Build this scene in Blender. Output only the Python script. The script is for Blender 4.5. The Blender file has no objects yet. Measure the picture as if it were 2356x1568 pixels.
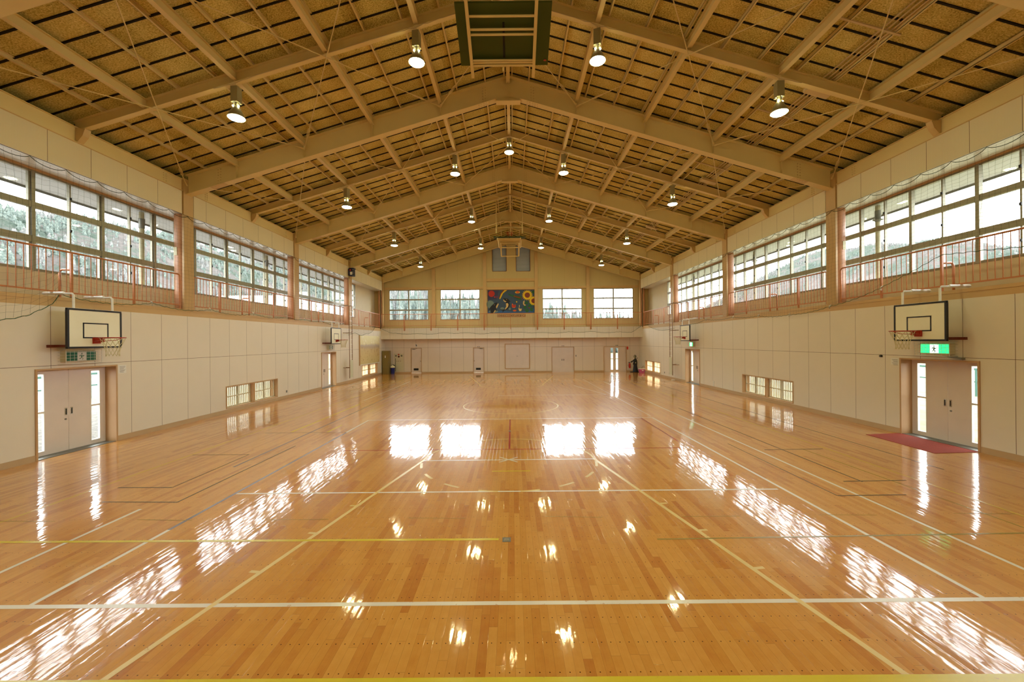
import bpy, math, random
from mathutils import Vector, Matrix
random.seed(7)
S = bpy.context.scene
COL = S.collection
PI = math.pi

# ---------------------------------------------------------------- camera, world, exposure
F_PX = 929.47
cam = bpy.data.cameras.new('camera'); co = bpy.data.objects.new('camera', cam); COL.objects.link(co)
cam.sensor_fit = 'HORIZONTAL'; cam.sensor_width = 36.0; cam.lens = 36.0 * F_PX / 2356.0
cam.clip_start = 0.05; cam.clip_end = 2000
r_ = Vector((0.99996246, 0.00163043, -0.00850945)); u_ = Vector((0.00850988, -0.00025886, 0.99996376)); w_ = Vector((-0.00162817, 0.99999864, 0.00027273))
co.matrix_world = Matrix(((r_.x, u_.x, -w_.x, 0.0745), (r_.y, u_.y, -w_.y, 0.0), (r_.z, u_.z, -w_.z, 2.4503), (0, 0, 0, 1)))
S.camera = co
S.view_settings.view_transform = 'Standard'; S.view_settings.look = 'None'; S.view_settings.gamma = 1.0
S.view_settings.exposure = 0.27; S.view_settings.use_curve_mapping = False
S.cycles.use_denoising = True
S.cycles.max_bounces = 10; S.cycles.diffuse_bounces = 6; S.cycles.glossy_bounces = 4; S.cycles.transparent_max_bounces = 24; S.cycles.transmission_bounces = 6
S.cycles.sample_clamp_indirect = 12.0

world = bpy.data.worlds.new('overcast_sky'); S.world = world; world.use_nodes = True
wn = world.node_tree.nodes; wl = world.node_tree.links
bg = wn['Background']; bg.inputs['Strength'].default_value = 10.5
tc = wn.new('ShaderNodeTexCoord'); sx = wn.new('ShaderNodeSeparateXYZ'); cr = wn.new('ShaderNodeValToRGB')
wl.new(tc.outputs['Generated'], sx.inputs[0]); wl.new(sx.outputs['Z'], cr.inputs[0]); wl.new(cr.outputs[0], bg.inputs[0])
cr.color_ramp.elements[0].color = (0.94, 0.97, 1.0, 1); cr.color_ramp.elements[1].color = (0.88, 0.94, 1.0, 1)

# ---------------------------------------------------------------- materials
MATS = {}
def lin(c):
    return tuple(((v / 255.0) / 12.92 if v / 255.0 <= 0.04045 else ((v / 255.0 + 0.055) / 1.055) ** 2.4) for v in c[:3]) + (1.0,)
class NT:
    """small helper to write node maths"""
    def __init__(s, name):
        s.m = bpy.data.materials.new(name); s.m.use_nodes = True
        s.n = s.m.node_tree.nodes; s.l = s.m.node_tree.links; s.b = s.n['Principled BSDF']; s.out = s.n['Material Output']
        s.geo = s.n.new('ShaderNodeNewGeometry'); s.sep = s.n.new('ShaderNodeSeparateXYZ'); s.l.new(s.geo.outputs['Position'], s.sep.inputs[0])
    def ax(s, a): return s.sep.outputs['XYZ'.index(a)]
    def put(s, sock, v):
        if hasattr(v, 'links') or hasattr(v, 'is_linked'): s.l.new(v, sock)
        else: sock.default_value = v
    def mt(s, op, a, b=0.0, c=0.0):
        n = s.n.new('ShaderNodeMath'); n.operation = op
        s.put(n.inputs[0], a); s.put(n.inputs[1], b); s.put(n.inputs[2], c); return n.outputs[0]
    def mix(s, f, a, b):
        n = s.n.new('ShaderNodeMix'); n.data_type = 'RGBA'
        s.put(n.inputs[0], f); s.put(n.inputs[6], a); s.put(n.inputs[7], b); return n.outputs[2]
    def noise(s, scale, vec=None, detail=3, rough=.5):
        n = s.n.new('ShaderNodeTexNoise'); n.inputs['Scale'].default_value = scale; n.inputs['Detail'].default_value = detail; n.inputs['Roughness'].default_value = rough
        s.l.new(vec if vec else s.geo.outputs['Position'], n.inputs['Vector']); return n.outputs[0]
    def comb(s, x, y, z):
        n = s.n.new('ShaderNodeCombineXYZ'); s.put(n.inputs[0], x); s.put(n.inputs[1], y); s.put(n.inputs[2], z); return n.outputs[0]
    def white(s, vec):
        n = s.n.new('ShaderNodeTexWhiteNoise'); n.noise_dimensions = '3D'; s.l.new(vec, n.inputs['Vector']); return n.outputs['Value']
    def ramp(s, f, stops):
        n = s.n.new('ShaderNodeValToRGB'); e = n.color_ramp.elements
        e[0].position, e[0].color = stops[0]; e[1].position, e[1].color = stops[-1]
        for p, c in stops[1:-1]:
            q = e.new(p); q.color = c
        s.l.new(f, n.inputs[0]); return n.outputs[0]
    def bump(s, h, strength, dist=0.01):
        n = s.n.new('ShaderNodeBump'); n.inputs['Strength'].default_value = strength; n.inputs['Distance'].default_value = dist
        s.l.new(h, n.inputs['Height']); s.l.new(n.outputs[0], s.b.inputs['Normal']); s.l.new(n.outputs[0], s.b.inputs['Coat Normal'])
    def line(s, v, period, off, width):
        """1 on thin lines at off + k*period"""
        t = s.mt('DIVIDE', s.mt('SUBTRACT', v, off), period)
        d = s.mt('ABSOLUTE', s.mt('SUBTRACT', t, s.mt('ROUND', t)))
        return s.mt('LESS_THAN', d, width / period / 2)
    def base(s, c, rough=.5, metal=0.0, spec=.5):
        s.put(s.b.inputs['Base Color'], c); s.put(s.b.inputs['Roughness'], rough); s.b.inputs['Metallic'].default_value = metal
        s.b.inputs['Specular IOR Level'].default_value = spec; return s.m

def paint(name, rgb, rough=.5, metal=0.0, var=.06, scale=3.0, spec=.4):
    if name in MATS: return MATS[name]
    t = NT(name); c = lin(rgb); d = tuple(v * (1 - var * 2) for v in c[:3]) + (1,)
    MATS[name] = t.base(t.mix(t.noise(scale, detail=4), c, d), rough, metal, spec); return MATS[name]
def glow(name, rgb, strength):
    if name in MATS: return MATS[name]
    t = NT(name); t.base(lin(rgb), .4); t.b.inputs['Emission Color'].default_value = lin(rgb); t.b.inputs['Emission Strength'].default_value = strength
    MATS[name] = t.m; return t.m
def glass(name, tint=(1, 1, 1, 1)):
    t = NT(name); n, l = t.n, t.l
    tr = n.new('ShaderNodeBsdfTransparent'); tr.inputs[0].default_value = tint
    gl = n.new('ShaderNodeBsdfGlossy'); gl.inputs['Roughness'].default_value = 0.02
    fr = n.new('ShaderNodeFresnel'); fr.inputs['IOR'].default_value = 1.4
    mx = n.new('ShaderNodeMixShader'); l.new(t.mt('MULTIPLY', fr.outputs[0], t.mt('SUBTRACT', 1.0, t.geo.outputs['Backfacing'])), mx.inputs[0]); l.new(tr.outputs[0], mx.inputs[1]); l.new(gl.outputs[0], mx.inputs[2])
    l.new(mx.outputs[0], t.out.inputs[0]); MATS[name] = t.m; return t.m

def panel_mat(name, rgb, axis, period, off, zline=None, perf=False, seam=(92, 66, 44)):
    t = NT(name); c = lin(rgb)
    m = t.line(t.ax(axis), period, off, .009)
    if zline is not None:
        m = t.mt('MAXIMUM', m, t.mt('LESS_THAN', t.mt('ABSOLUTE', t.mt('SUBTRACT', t.ax('Z'), zline)), .0045))
    id_ = t.white(t.comb(t.mt('FLOOR', t.mt('DIVIDE', t.mt('SUBTRACT', t.ax(axis), off), period)), 0.0, 0.0))
    tone = t.mt('ADD', t.mt('MULTIPLY', id_, .05), t.mt('MULTIPLY', t.noise(1.6, detail=5, rough=.6), .10))
    col = t.mix(tone, c, tuple(v * .45 for v in c[:3]) + (1,))
    if perf:
        a = t.mt('ABSOLUTE', t.mt('SUBTRACT', t.mt('FRACT', t.mt('MULTIPLY', t.ax(axis), 40.0)), .5))
        b = t.mt('ABSOLUTE', t.mt('SUBTRACT', t.mt('FRACT', t.mt('MULTIPLY', t.ax('Z'), 40.0)), .5))
        col = t.mix(t.mt('MULTIPLY', t.mt('LESS_THAN', t.mt('ADD', a, b), .24), .25), col, tuple(v * .25 for v in c[:3]) + (1,))
    col = t.mix(m, col, lin(seam))
    MATS[name] = t.base(col, .55, 0, .3); return t.m

CREAM = (222, 211, 192)
panel_mat('wall_panel_painting_side', CREAM, 'Y', .927, 12.502, 2.0)
panel_mat('wall_panel_mat_side', CREAM, 'Y', .93, 12.644, 2.0)
panel_mat('wall_panel_end', (222, 208, 190), 'X', .933, -.055, 2.0)
panel_mat('gallery_panel', CREAM, 'X', .93, 0.0)
panel_mat('fascia_panel', (222, 208, 176), 'Y', .91, 8.766, None, True)
panel_mat('upper_wall_panel', (196, 176, 126), 'X', .93, 0.45, seam=(168, 148, 102))
paint('upper_side_wall', (212, 198, 166), .6)
paint('ledge_orange', (200, 164, 110), .5)
paint('steel_cream', (222, 200, 142), .42, 0, .05, 2.0)
paint('steel_tan', (210, 180, 126), .45, 0, .08, 1.5)
paint('column_tan', (194, 158, 104), .45)
paint('column_shaft', (198, 146, 108), .4)
paint('rail_orange', (190, 120, 70), .35)
paint('door_pink', (222, 208, 196), .4)
paint('frame_brown', (190, 152, 106), .45)
paint('baseboard_tan', (190, 160, 120), .4)
paint('aluminium_grey', (150, 145, 124), .4, .3)
paint('soffit_white', (228, 230, 226), .25, 0, .03)
paint('dark_gap', (26, 20, 14), .9)
paint('white_paint', (232, 230, 220), .35)
paint('black_paint', (34, 34, 40), .4)
paint('board_white', (236, 232, 208), .35)
paint('rim_red', (178, 52, 34), .35)
paint('net_cord_cream', (214, 204, 160), .8)
paint('green_cord', (30, 84, 52), .8)
paint('net_dark', (52, 66, 44), .8)
paint('olive_board', (60, 74, 20), .5)
paint('chrome', (190, 190, 186), .25, .9)
paint('grey_metal', (120, 118, 108), .4, .5)
paint('lamp_body', (150, 140, 104), .4, 0)
paint('brown_red', (112, 48, 32), .5)
paint('paper', (226, 222, 212), .6)
paint('ink', (60, 56, 54), .6)
paint('mat_red', (172, 72, 54), .95, 0, .25, 60)
paint('locker_olive', (132, 114, 62), .45)
paint('bin_blue', (24, 34, 108), .4)
paint('bag_cream', (222, 216, 180), .5)
paint('hydrant_cream', (210, 202, 170), .45)
paint('signal_red', (196, 36, 26), .35)
paint('dark_red', (84, 22, 18), .4)
paint('grille_dark', (22, 20, 20), .7)
paint('armour_black', (20, 20, 26), .6)
paint('box_pink', (196, 90, 140), .4)
paint('machine_blue', (28, 34, 70), .4)
paint('concrete', (178, 172, 160), .8)
paint('pipe_beige', (158, 150, 118), .5)
paint('sign_green', (22, 104, 76), .35)
paint('wood_sign', (150, 84, 36), .5)
paint('fence_green', (60, 96, 84), .5)
paint('cable_beige', (206, 182, 138), .5)
paint('ladder_brown', (132, 96, 62), .45)
paint('pale_green', (206, 204, 174), .45)
glow('lamp_glow', (250, 248, 186), 135.0)
glow('lamp_glow_warm', (255, 214, 150), 40.0)
glow('exit_green_glow', (40, 214, 130), 1.5)
glow('exit_white_glow', (235, 255, 240), 1.8)
glass('window_glass', (.97, .985, .98, 1))

def frosted():
    t = NT('frosted_pane'); n, l = t.n, t.l
    a = n.new('ShaderNodeBsdfTranslucent'); a.inputs[0].default_value = (.9, .78, .6, 1)
    b = n.new('ShaderNodeBsdfDiffuse'); b.inputs[0].default_value = (.8, .7, .55, 1)
    mx = n.new('ShaderNodeMixShader'); mx.inputs[0].default_value = .3
    l.new(a.outputs[0], mx.inputs[1]); l.new(b.outputs[0], mx.inputs[2]); l.new(mx.outputs[0], t.out.inputs[0]); MATS['frosted_pane'] = t.m
frosted()

def floor_mat():
    t = NT('maple_floor'); x, y = t.ax('X'), t.ax('Y')
    W, LN = .0745, .91
    ux = t.mt('DIVIDE', x, W); cx = t.mt('FLOOR', ux)
    vy = t.mt('ADD', t.mt('DIVIDE', y, LN), t.mt('MULTIPLY', t.white(t.comb(cx, 3.0, 1.0)), 7.3)); cy = t.mt('FLOOR', vy)
    idv = t.white(t.comb(cx, cy, 0.0))
    grain = t.noise(1.0, t.comb(t.mt('MULTIPLY', x, 60.0), t.mt('MULTIPLY', y, 3.0), t.mt('MULTIPLY', idv, 40.0)), 6, .6)
    figure = t.noise(1.0, t.comb(t.mt('MULTIPLY', x, 9.0), t.mt('MULTIPLY', y, 9.0), t.mt('MULTIPLY', idv, 20.0)), 4, .6)
    tone = t.mt('ADD', t.mt('ADD', t.mt('MULTIPLY', t.mt('POWER', idv, 2.0), .42), t.mt('MULTIPLY', grain, .22)), t.mt('MULTIPLY', figure, .36))
    c = t.ramp(tone, [(.15, lin((216, 158, 76))), (.5, lin((202, 139, 58))), (.8, lin((184, 112, 42))), (1.0, lin((160, 94, 38)))])
    fx = t.mt('ABSOLUTE', t.mt('SUBTRACT', t.mt('FRACT', ux), .5)); fy = t.mt('ABSOLUTE', t.mt('SUBTRACT', t.mt('FRACT', vy), .5))
    gapx = t.mt('GREATER_THAN', fx, .5 - .0007 / W); gapy = t.mt('GREATER_THAN', fy, .5 - .0011 / LN)
    gap = t.mt('MULTIPLY', t.mt('MAXIMUM', gapx, gapy), .55)
    # wooden plugs in rows over every joist
    px = t.mt('SUBTRACT', t.mt('FRACT', t.mt('ADD', ux, .08)), .5); 
    py = t.mt('DIVIDE', t.mt('SUBTRACT', y, 2.988), .2955); py = t.mt('SUBTRACT', py, t.mt('ROUND', py))
    d = t.mt('ADD', t.mt('POWER', t.mt('MULTIPLY', px, W), 2.0), t.mt('POWER', t.mt('MULTIPLY', py, .2955), 2.0))
    dot = t.mt('LESS_THAN', d, .0052 ** 2)
    c = t.mix(t.mt('MAXIMUM', gap, t.mt('MULTIPLY', dot, 1.0)), c, lin((58, 28, 12)))
    hgt = t.noise(1.0, t.comb(t.mt('MULTIPLY', x, 9.0), t.mt('MULTIPLY', y, 2.2), 0.0), 2, .5)
    tilt = t.mt('MULTIPLY', t.mt('MULTIPLY', t.mt('SUBTRACT', idv, .5), t.mt('SUBTRACT', t.mt('FRACT', ux), .5)), .9)
    rip = t.mt('MULTIPLY', t.noise(1.0, t.comb(t.mt('MULTIPLY', x, 30.0), t.mt('MULTIPLY', y, 16.0), t.mt('MULTIPLY', idv, 30.0)), 3, .6), .10)
    cup = t.mt('MULTIPLY', t.mt('POWER', t.mt('SUBTRACT', t.mt('FRACT', ux), .5), 2.0), -.35)
    t.bump(t.mt('ADD', t.mt('ADD', t.mt('ADD', t.mt('MULTIPLY', hgt, .7), t.mt('ADD', rip, cup)), tilt), t.mt('MULTIPLY', gap, -.08)), .17, .012)
    rg = t.mt('ADD', .085, t.mt('MULTIPLY', t.noise(2.5, detail=5, rough=.7), .10))
    t.base(c, .3, 0, .06); t.b.inputs['IOR'].default_value = 1.5
    t.b.inputs['Coat Weight'].default_value = 1.0; t.put(t.b.inputs['Coat Roughness'], t.mt('ADD', .012, t.mt('MULTIPLY', t.noise(1.0, t.comb(t.mt('MULTIPLY', x, 14.0), t.mt('MULTIPLY', y, 3.0), 0.0), 4, .7), .075)))
    MATS['maple_floor'] = t.m
floor_mat()
def tape(name, rgb):
    t = NT(name); x, y = t.ax('X'), t.ax('Y')
    wear = t.noise(14.0, detail=6, rough=.75)
    c = t.mix(t.mt('MULTIPLY', t.mt('GREATER_THAN', wear, .64), .6), lin(rgb), lin((190, 124, 66)))
    t.base(c, .22, 0, .5); MATS[name] = t.m
for n_, c_ in dict(tape_white=(226, 218, 204), tape_yellow=(212, 190, 50), tape_cream=(226, 198, 132), tape_red=(160, 34, 36), tape_blue=(120, 112, 118), tape_dark=(96, 70, 56), tape_pale=(212, 178, 90), tape_olive=(150, 130, 60)).items(): tape(n_, c_)

def roof_mat():
    t = NT('wood_wool_board'); y, x = t.ax('Y'), t.ax('X')
    cy = t.mt('FLOOR', t.mt('DIVIDE', t.mt('SUBTRACT', y, 9.61), .475)); cx = t.mt('FLOOR', t.mt('DIVIDE', x, 1.82))
    idv = t.white(t.comb(cx, cy, 2.0))
    fib = t.noise(1.0, t.comb(t.mt('MULTIPLY', x, 34.0), t.mt('MULTIPLY', y, 34.0), 0.0), 6, .75)
    blot = t.noise(1.3, detail=4, rough=.6)
    tone = t.mt('ADD', t.mt('ADD', t.mt('MULTIPLY', idv, .07), t.mt('MULTIPLY', fib, .74)), t.mt('MULTIPLY', blot, .22))
    c = t.ramp(tone, [(.36, lin((112, 96, 44))), (.5, lin((196, 178, 106))), (.68, lin((246, 232, 166)))])
    t.bump(fib, .5, .01); t.base(c, .95, 0, .1); MATS['wood_wool_board'] = t.m
roof_mat()

# ---------------------------------------------------------------- mesh builder
ORG = {}
class MB:
    def __init__(s): s.v = []; s.f = []; s.sm = []; s.mi = []; s.cur = 0
    def poly(s, pts, faces, smooth=False):
        b = len(s.v); s.v += [tuple(p) for p in pts]
        for f in faces: s.f.append(tuple(b + i for i in f)); s.sm.append(smooth); s.mi.append(s.cur)
        return s
    def hexa(s, p): return s.poly(p, [(0, 3, 2, 1), (4, 5, 6, 7), (0, 1, 5, 4), (1, 2, 6, 5), (2, 3, 7, 6), (3, 0, 4, 7)])
    def box(s, x0, x1, y0, y1, z0, z1):
        x0, x1 = min(x0, x1), max(x0, x1); y0, y1 = min(y0, y1), max(y0, y1); z0, z1 = min(z0, z1), max(z0, z1)
        return s.hexa([(x0, y0, z0), (x1, y0, z0), (x1, y1, z0), (x0, y1, z0), (x0, y0, z1), (x1, y0, z1), (x1, y1, z1), (x0, y1, z1)])
    def slope(s, x0, x1, y0, y1, zb, zt, k=.298):
        """sloped box following the roof: z = zb - k|x| ... zt - k|x|"""
        if x0 > x1: x0, x1 = x1, x0
        a, b = k * abs(x0), k * abs(x1)
        return s.hexa([(x0, y0, zb - a), (x1, y0, zb - b), (x1, y1, zb - b), (x0, y1, zb - a), (x0, y0, zt - a), (x1, y0, zt - b), (x1, y1, zt - b), (x0, y1, zt - a)])
    def cyl(s, p0, p1, r, n=8, r1=None, caps=True):
        p0, p1 = Vector(p0), Vector(p1); r1 = r if r1 is None else r1
        d = (p1 - p0); 
        if d.length < 1e-9: return s
        d.normalize(); a = Vector((0, 0, 1)) if abs(d.z) < .9 else Vector((1, 0, 0)); u = d.cross(a).normalized(); w = d.cross(u)
        pts = [p0 + (u * math.cos(2 * PI * i / n) + w * math.sin(2 * PI * i / n)) * r for i in range(n)] + [p1 + (u * math.cos(2 * PI * i / n) + w * math.sin(2 * PI * i / n)) * r1 for i in range(n)]
        s.poly(pts, [(i, i + n, (i + 1) % n + n, (i + 1) % n) for i in range(n)], n > 4)
        if caps: s.poly(pts, [tuple(range(n)), tuple(range(2 * n - 1, n - 1, -1))])
        return s
    def tube(s, P, r, n=6, closed=False):
        P = [Vector(p) for p in P]; m = len(P); rings = []; up = Vector((0, 0, 1))
        for i in range(m):
            a = P[i - 1] if (i > 0 or closed) else P[i]; b = P[(i + 1) % m] if (i < m - 1 or closed) else P[i]
            d = (b - a).normalized(); q = up if abs(d.z) < .95 else Vector((1, 0, 0)); u = d.cross(q).normalized(); w = d.cross(u)
            rings.append([P[i] + (u * math.cos(2 * PI * j / n) + w * math.sin(2 * PI * j / n)) * r for j in range(n)])
        pts = [p for R in rings for p in R]; fs = []
        for i in range(m if closed else m - 1):
            k = (i + 1) % m
            for j in range(n): fs.append((i * n + j, k * n + j, k * n + (j + 1) % n, i * n + (j + 1) % n))
        s.poly(pts, fs, True)
        if not closed: s.poly(rings[0], [tuple(range(n))]); s.poly(rings[-1], [tuple(range(n - 1, -1, -1))])
        return s
    def lathe(s, prof, c, n=20):
        """prof: (r, z) list bottom to top about the vertical through c"""
        pts = [(c[0] + r * math.cos(2 * PI * j / n), c[1] + r * math.sin(2 * PI * j / n), c[2] + z) for r, z in prof for j in range(n)]
        fs = [(i * n + j, i * n + (j + 1) % n, (i + 1) * n + (j + 1) % n, (i + 1) * n + j) for i in range(len(prof) - 1) for j in range(n)]
        s.poly(pts, fs, True); s.poly(pts[:n], [tuple(range(n - 1, -1, -1))]); s.poly(pts[-n:], [tuple(range(n))]); return s
    def flat(s, pts2, plane, c, t=0.0):
        """thin prism of a 2D outline: plane 'X' -> pts are (y, z) at x=c..c+t ; 'Y' -> (x, z) ; 'Z' -> (x, y)"""
        def P(a, b, d): return (d, a, b) if plane == 'X' else (a, d, b) if plane == 'Y' else (a, b, d)
        n = len(pts2); A = [P(a, b, c) for a, b in pts2]; B = [P(a, b, c + t) for a, b in pts2]
        s.poly(A + B, [tuple(range(n)), tuple(range(2 * n - 1, n - 1, -1))] + [(i, i + n, (i + 1) % n + n, (i + 1) % n) for i in range(n)]); return s
    def ball(s, c, rx, ry=None, rz=None, n=10):
        ry = ry or rx; rz = rz or rx; P = []
        for i in range(1, n): 
            a = PI * i / n - PI / 2
            P.append((math.cos(a), math.sin(a)))
        m = 12; pts = [(c[0] + rx * r * math.cos(2 * PI * j / m), c[1] + ry * r * math.sin(2 * PI * j / m), c[2] + rz * z) for r, z in P for j in range(m)]
        k = len(P); fs = [(i * m + j, i * m + (j + 1) % m, (i + 1) * m + (j + 1) % m, (i + 1) * m + j) for i in range(k - 1) for j in range(m)]
        s.poly(pts, fs, True); s.poly(pts[:m], [tuple(range(m - 1, -1, -1))], True); s.poly(pts[-m:], [tuple(range(m))], True); return s
    def build(s, name, mats, parent=None, org=None):
        if isinstance(mats, str): mats = [mats]
        if parent is not None: o0 = ORG[parent.name]
        elif org is not None: o0 = Vector(org)
        else:
            xs, ys, zs = zip(*s.v); o0 = Vector(((min(xs) + max(xs)) / 2, (min(ys) + max(ys)) / 2, min(zs)))
        me = bpy.data.meshes.new(name)
        me.from_pydata([(x - o0.x, y - o0.y, z - o0.z) for x, y, z in s.v], [], s.f)
        for m in mats: me.materials.append(MATS[m])
        me.polygons.foreach_set('use_smooth', s.sm); me.polygons.foreach_set('material_index', s.mi); me.update()
        o = bpy.data.objects.new(name, me); COL.objects.link(o)
        if parent is not None: o.parent = parent
        else: o.location = o0
        ORG[o.name] = o0
        return o
def tag(o, label, cat, group=None, kind=None):
    o['label'] = label; o['category'] = cat
    if group: o['group'] = group
    if kind: o['kind'] = kind
    return o
def thing(name, loc, label, cat, group=None, kind=None):
    o = bpy.data.objects.new(name, None); COL.objects.link(o); o.location = loc; o.empty_display_size = .1; ORG[o.name] = Vector(loc)
    return tag(o, label, cat, group, kind)
def struct(name, mb, mats, parent=None, label=None, org=None):
    o = mb.build(name, mats, parent, org)
    if parent is None: o['kind'] = 'structure'
    if label: o['label'] = label; 
    return o
def copy_tree(o, parent=None):
    c = o.copy(); COL.objects.link(c)
    if parent is not None: c.parent = parent
    for ch in list(o.children): copy_tree(ch, c)
    return c
SIDE = {-1: 'painting side', 1: 'red-mat side'}

XW = 10.0          # lower side wall face
XU = 10.75         # upper window plane
YF = 31.7          # far wall face
YG = 30.85         # far gallery front
YB = -1.4          # wall behind the camera
KR = .298
FR = [6.28, 12.56, 18.85, 25.13]            # main frames; the end frame stands at 31.35
ORD = {0: 'nearest', 1: 'second', 2: 'third', 3: 'fourth'}

# ---------------------------------------------------------------- floor and walls
fl = struct('floor', MB().box(-10.36, 10.36, YB - .3, YF + .3, -.2, 0), 'maple_floor', org=(0, 15, 0))
def wall_cells(mb, kind, a0, a1, z0, z1, d0, d1, holes):
    """wall with rectangular openings; kind 'X' = plane x const (a is y), 'Y' = plane y const (a is x)"""
    As = sorted({a0, a1} | {h[0] for h in holes} | {h[1] for h in holes}); Zs = sorted({z0, z1} | {h[2] for h in holes} | {h[3] for h in holes})
    As = [a for a in As if a0 <= a <= a1]; Zs = [z for z in Zs if z0 <= z <= z1]
    for i in range(len(As) - 1):
        run = None
        for j in range(len(Zs) - 1):
            am, zm = (As[i] + As[i + 1]) / 2, (Zs[j] + Zs[j + 1]) / 2
            solid = not any(h[0] < am < h[1] and h[2] < zm < h[3] for h in holes)
            if solid and run is None: run = Zs[j]
            if run is not None and (not solid or j == len(Zs) - 2):
                top = Zs[j + 1] if solid else Zs[j]
                if kind == 'X': mb.box(d0, d1, As[i], As[i + 1], run, top)
                else: mb.box(As[i], As[i + 1], d0, d1, run, top)
                run = None
    return mb
DOORS = {-1: [(8.49, 10.26), (21.23, 23.0)], 1: [(8.595, 10.37), (21.44, 23.24)]}
LOWW = {-1: [(14.15, 17.27), (26.92, 30.0)], 1: [(14.32, 17.49), (27.22, 30.28)]}
ZD = 1.94
for s, nm in ((-1, 'left'), (1, 'right')):
    holes = [(a, b, 0, ZD) for a, b in DOORS[s]] + [(a, b, .15, .945) for a, b in LOWW[s]]
    mb = MB(); wall_cells(mb, 'X', YB, YF + .2, 0, 3.3, s * XW, s * (XW + .36), holes)
    w = struct('wall_' + nm, mb, 'wall_panel_painting_side' if s < 0 else 'wall_panel_mat_side')
    # gallery ledge, sill wall, soffit, fascia
    mb = MB().box(s * XW, s * (XU + .2), YB, YF + .2, 3.3, 3.5); struct('floor_gallery_' + nm, mb, 'ledge_orange')
    mb = MB().box(s * (XW - .012), s * XW, YB, YG, 3.44, 3.515); struct('trim_%d' % (1 if s < 0 else 2), mb, 'ledge_orange')
    mb = MB().box(s * XU, s * (XU + .14), YB, YF + .2, 3.5, 4.14).box(s * XU, s * (XU + .14), YB, YF + .2, 6.42, 7.62).box(s * XU, s * (XU + .14), 27.75, YF + .2, 4.14, 6.42)
    struct('wall_upper_' + nm, mb, 'upper_side_wall')
    mb = MB().box(s * (XW + .05), s * (XU + .02), YB, YF + .2, 6.45, 6.49); struct('ceiling_soffit_' + nm, mb, 'soffit_white')
    ys = [YB] + FR + [YF - .25]
    for i in range(5):
        a = ys[i] + (.24 if i else 0); b = ys[i + 1] - .22
        if i == 0: a = YB
        mb = MB().box(s * (XW + .005), s * (XW + .05), a, b, 6.44, 7.13)
        mb2 = MB().box(s * (XW - .005), s * (XW + .05), a, b, 7.13, 7.15)
        f = struct('trim_%d' % ((3 if s < 0 else 8) + i), mb, 'fascia_panel'); struct('trim_strip', mb2, 'ledge_orange', f)
    # baseboards between doors
    cuts = [YB] + [v for d in DOORS[s] for v in d] + [YF]
    mb = MB()
    for i in range(0, len(cuts), 2): mb.box(s * (XW - .012), s * XW, cuts[i], cuts[i + 1], 0, .13)
    struct('baseboard_' + nm, mb, 'baseboard_tan')
    mb = MB().box(s * 12.3, s * XU, YB, YF + .6, 6.52, 6.6); paint('eave_board', (206, 210, 216), .7); e = struct('roof_eave_soffit_' + nm, mb, 'eave_board'); MB().box(s * 12.3, s * 12.34, YB, YF + .6, 6.46, 6.75).build('gutter', 'grey_metal', e)

# far wall
FD = [(-7.93, -7.07), (-3.04, -2.17), (3.12, 4.90), (7.20, 9.00)]
mb = MB(); wall_cells(mb, 'Y', -10.36, 10.36, 0, 2.67, YF, YF + .3, [(a, b, 0, 1.97) for a, b in FD])
struct('wall_far', mb, 'wall_panel_end')
mb = MB()
cuts = [-10.0] + [v for d in FD for v in d] + [10.0]
for i in range(0, len(cuts), 2): mb.box(cuts[i], cuts[i + 1], YF - .012, YF, 0, .1)
struct('baseboard_far', mb, 'baseboard_tan')
struct('wall_gallery_front', MB().box(-XW, XW, YG, YG + .12, 2.67, 3.5), 'gallery_panel')
struct('floor_gallery_far', MB().box(-XW, XW, YG + .12, YF + .1, 2.67, 2.8).box(-XW, XW, YG + .12, YF + .1, 3.36, 3.5), 'upper_side_wall')
struct('trim_20', MB().box(-XW, XW, YG - .015, YG + .1, 3.5, 3.54), 'ledge_orange')
FW = [(-9.60, -6.51), (-5.58, -2.48), (2.44, 5.55), (6.45, 9.57)]
mb = MB(); wall_cells(mb, 'Y', -XU - .14, XU + .14, 3.5, 7.0, YF, YF + .25, [(a, b, 4.165, 6.53) for a, b in FW])
VENT = [(-1.46, -.38), (.40, 1.48)]
bx = [-XU - .14, -1.46, -.38, 0, .40, 1.48, XU + .14]
for i in range(6):
    a, b = bx[i], bx[i + 1]; va, vb = 10.8 - KR * abs(a), 10.8 - KR * abs(b)
    def seg(z0, a=a, b=b): 
        mb.hexa([(a, YF, z0), (b, YF, z0), (b, YF + .25, z0), (a, YF + .25, z0), (a, YF, va), (b, YF, vb), (b, YF + .25, vb), (a, YF + .25, va)])
    if (a, b) in VENT: mb.box(a, b, YF, YF + .25, 7.0, 7.94); seg(10.05)
    else: seg(7.0)
struct('wall_upper_far', mb, 'upper_wall_panel')
# pilasters and rails on the far gable
T = 21
for x in (-6.08, -2.07, 1.95, 5.99):
    struct('trim_%d' % T, MB().box(x - .13, x + .13, YF - .15, YF, 3.54, 10.0 - KR * abs(x)), 'column_tan'); T += 1
for x0, x1, z0, z1 in ((-9.95, -6.21, 6.56, 6.71), (-5.95, -2.2, 6.56, 6.71), (-1.94, 1.82, 6.5, 6.68), (-1.94, 1.82, 7.14, 7.36), (2.08, 5.86, 6.56, 6.71), (6.12, 9.95, 6.56, 6.71)):
    struct('trim_%d' % T, MB().box(x0, x1, YF - .1, YF, z0, z1), 'ledge_orange'); T += 1
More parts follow.
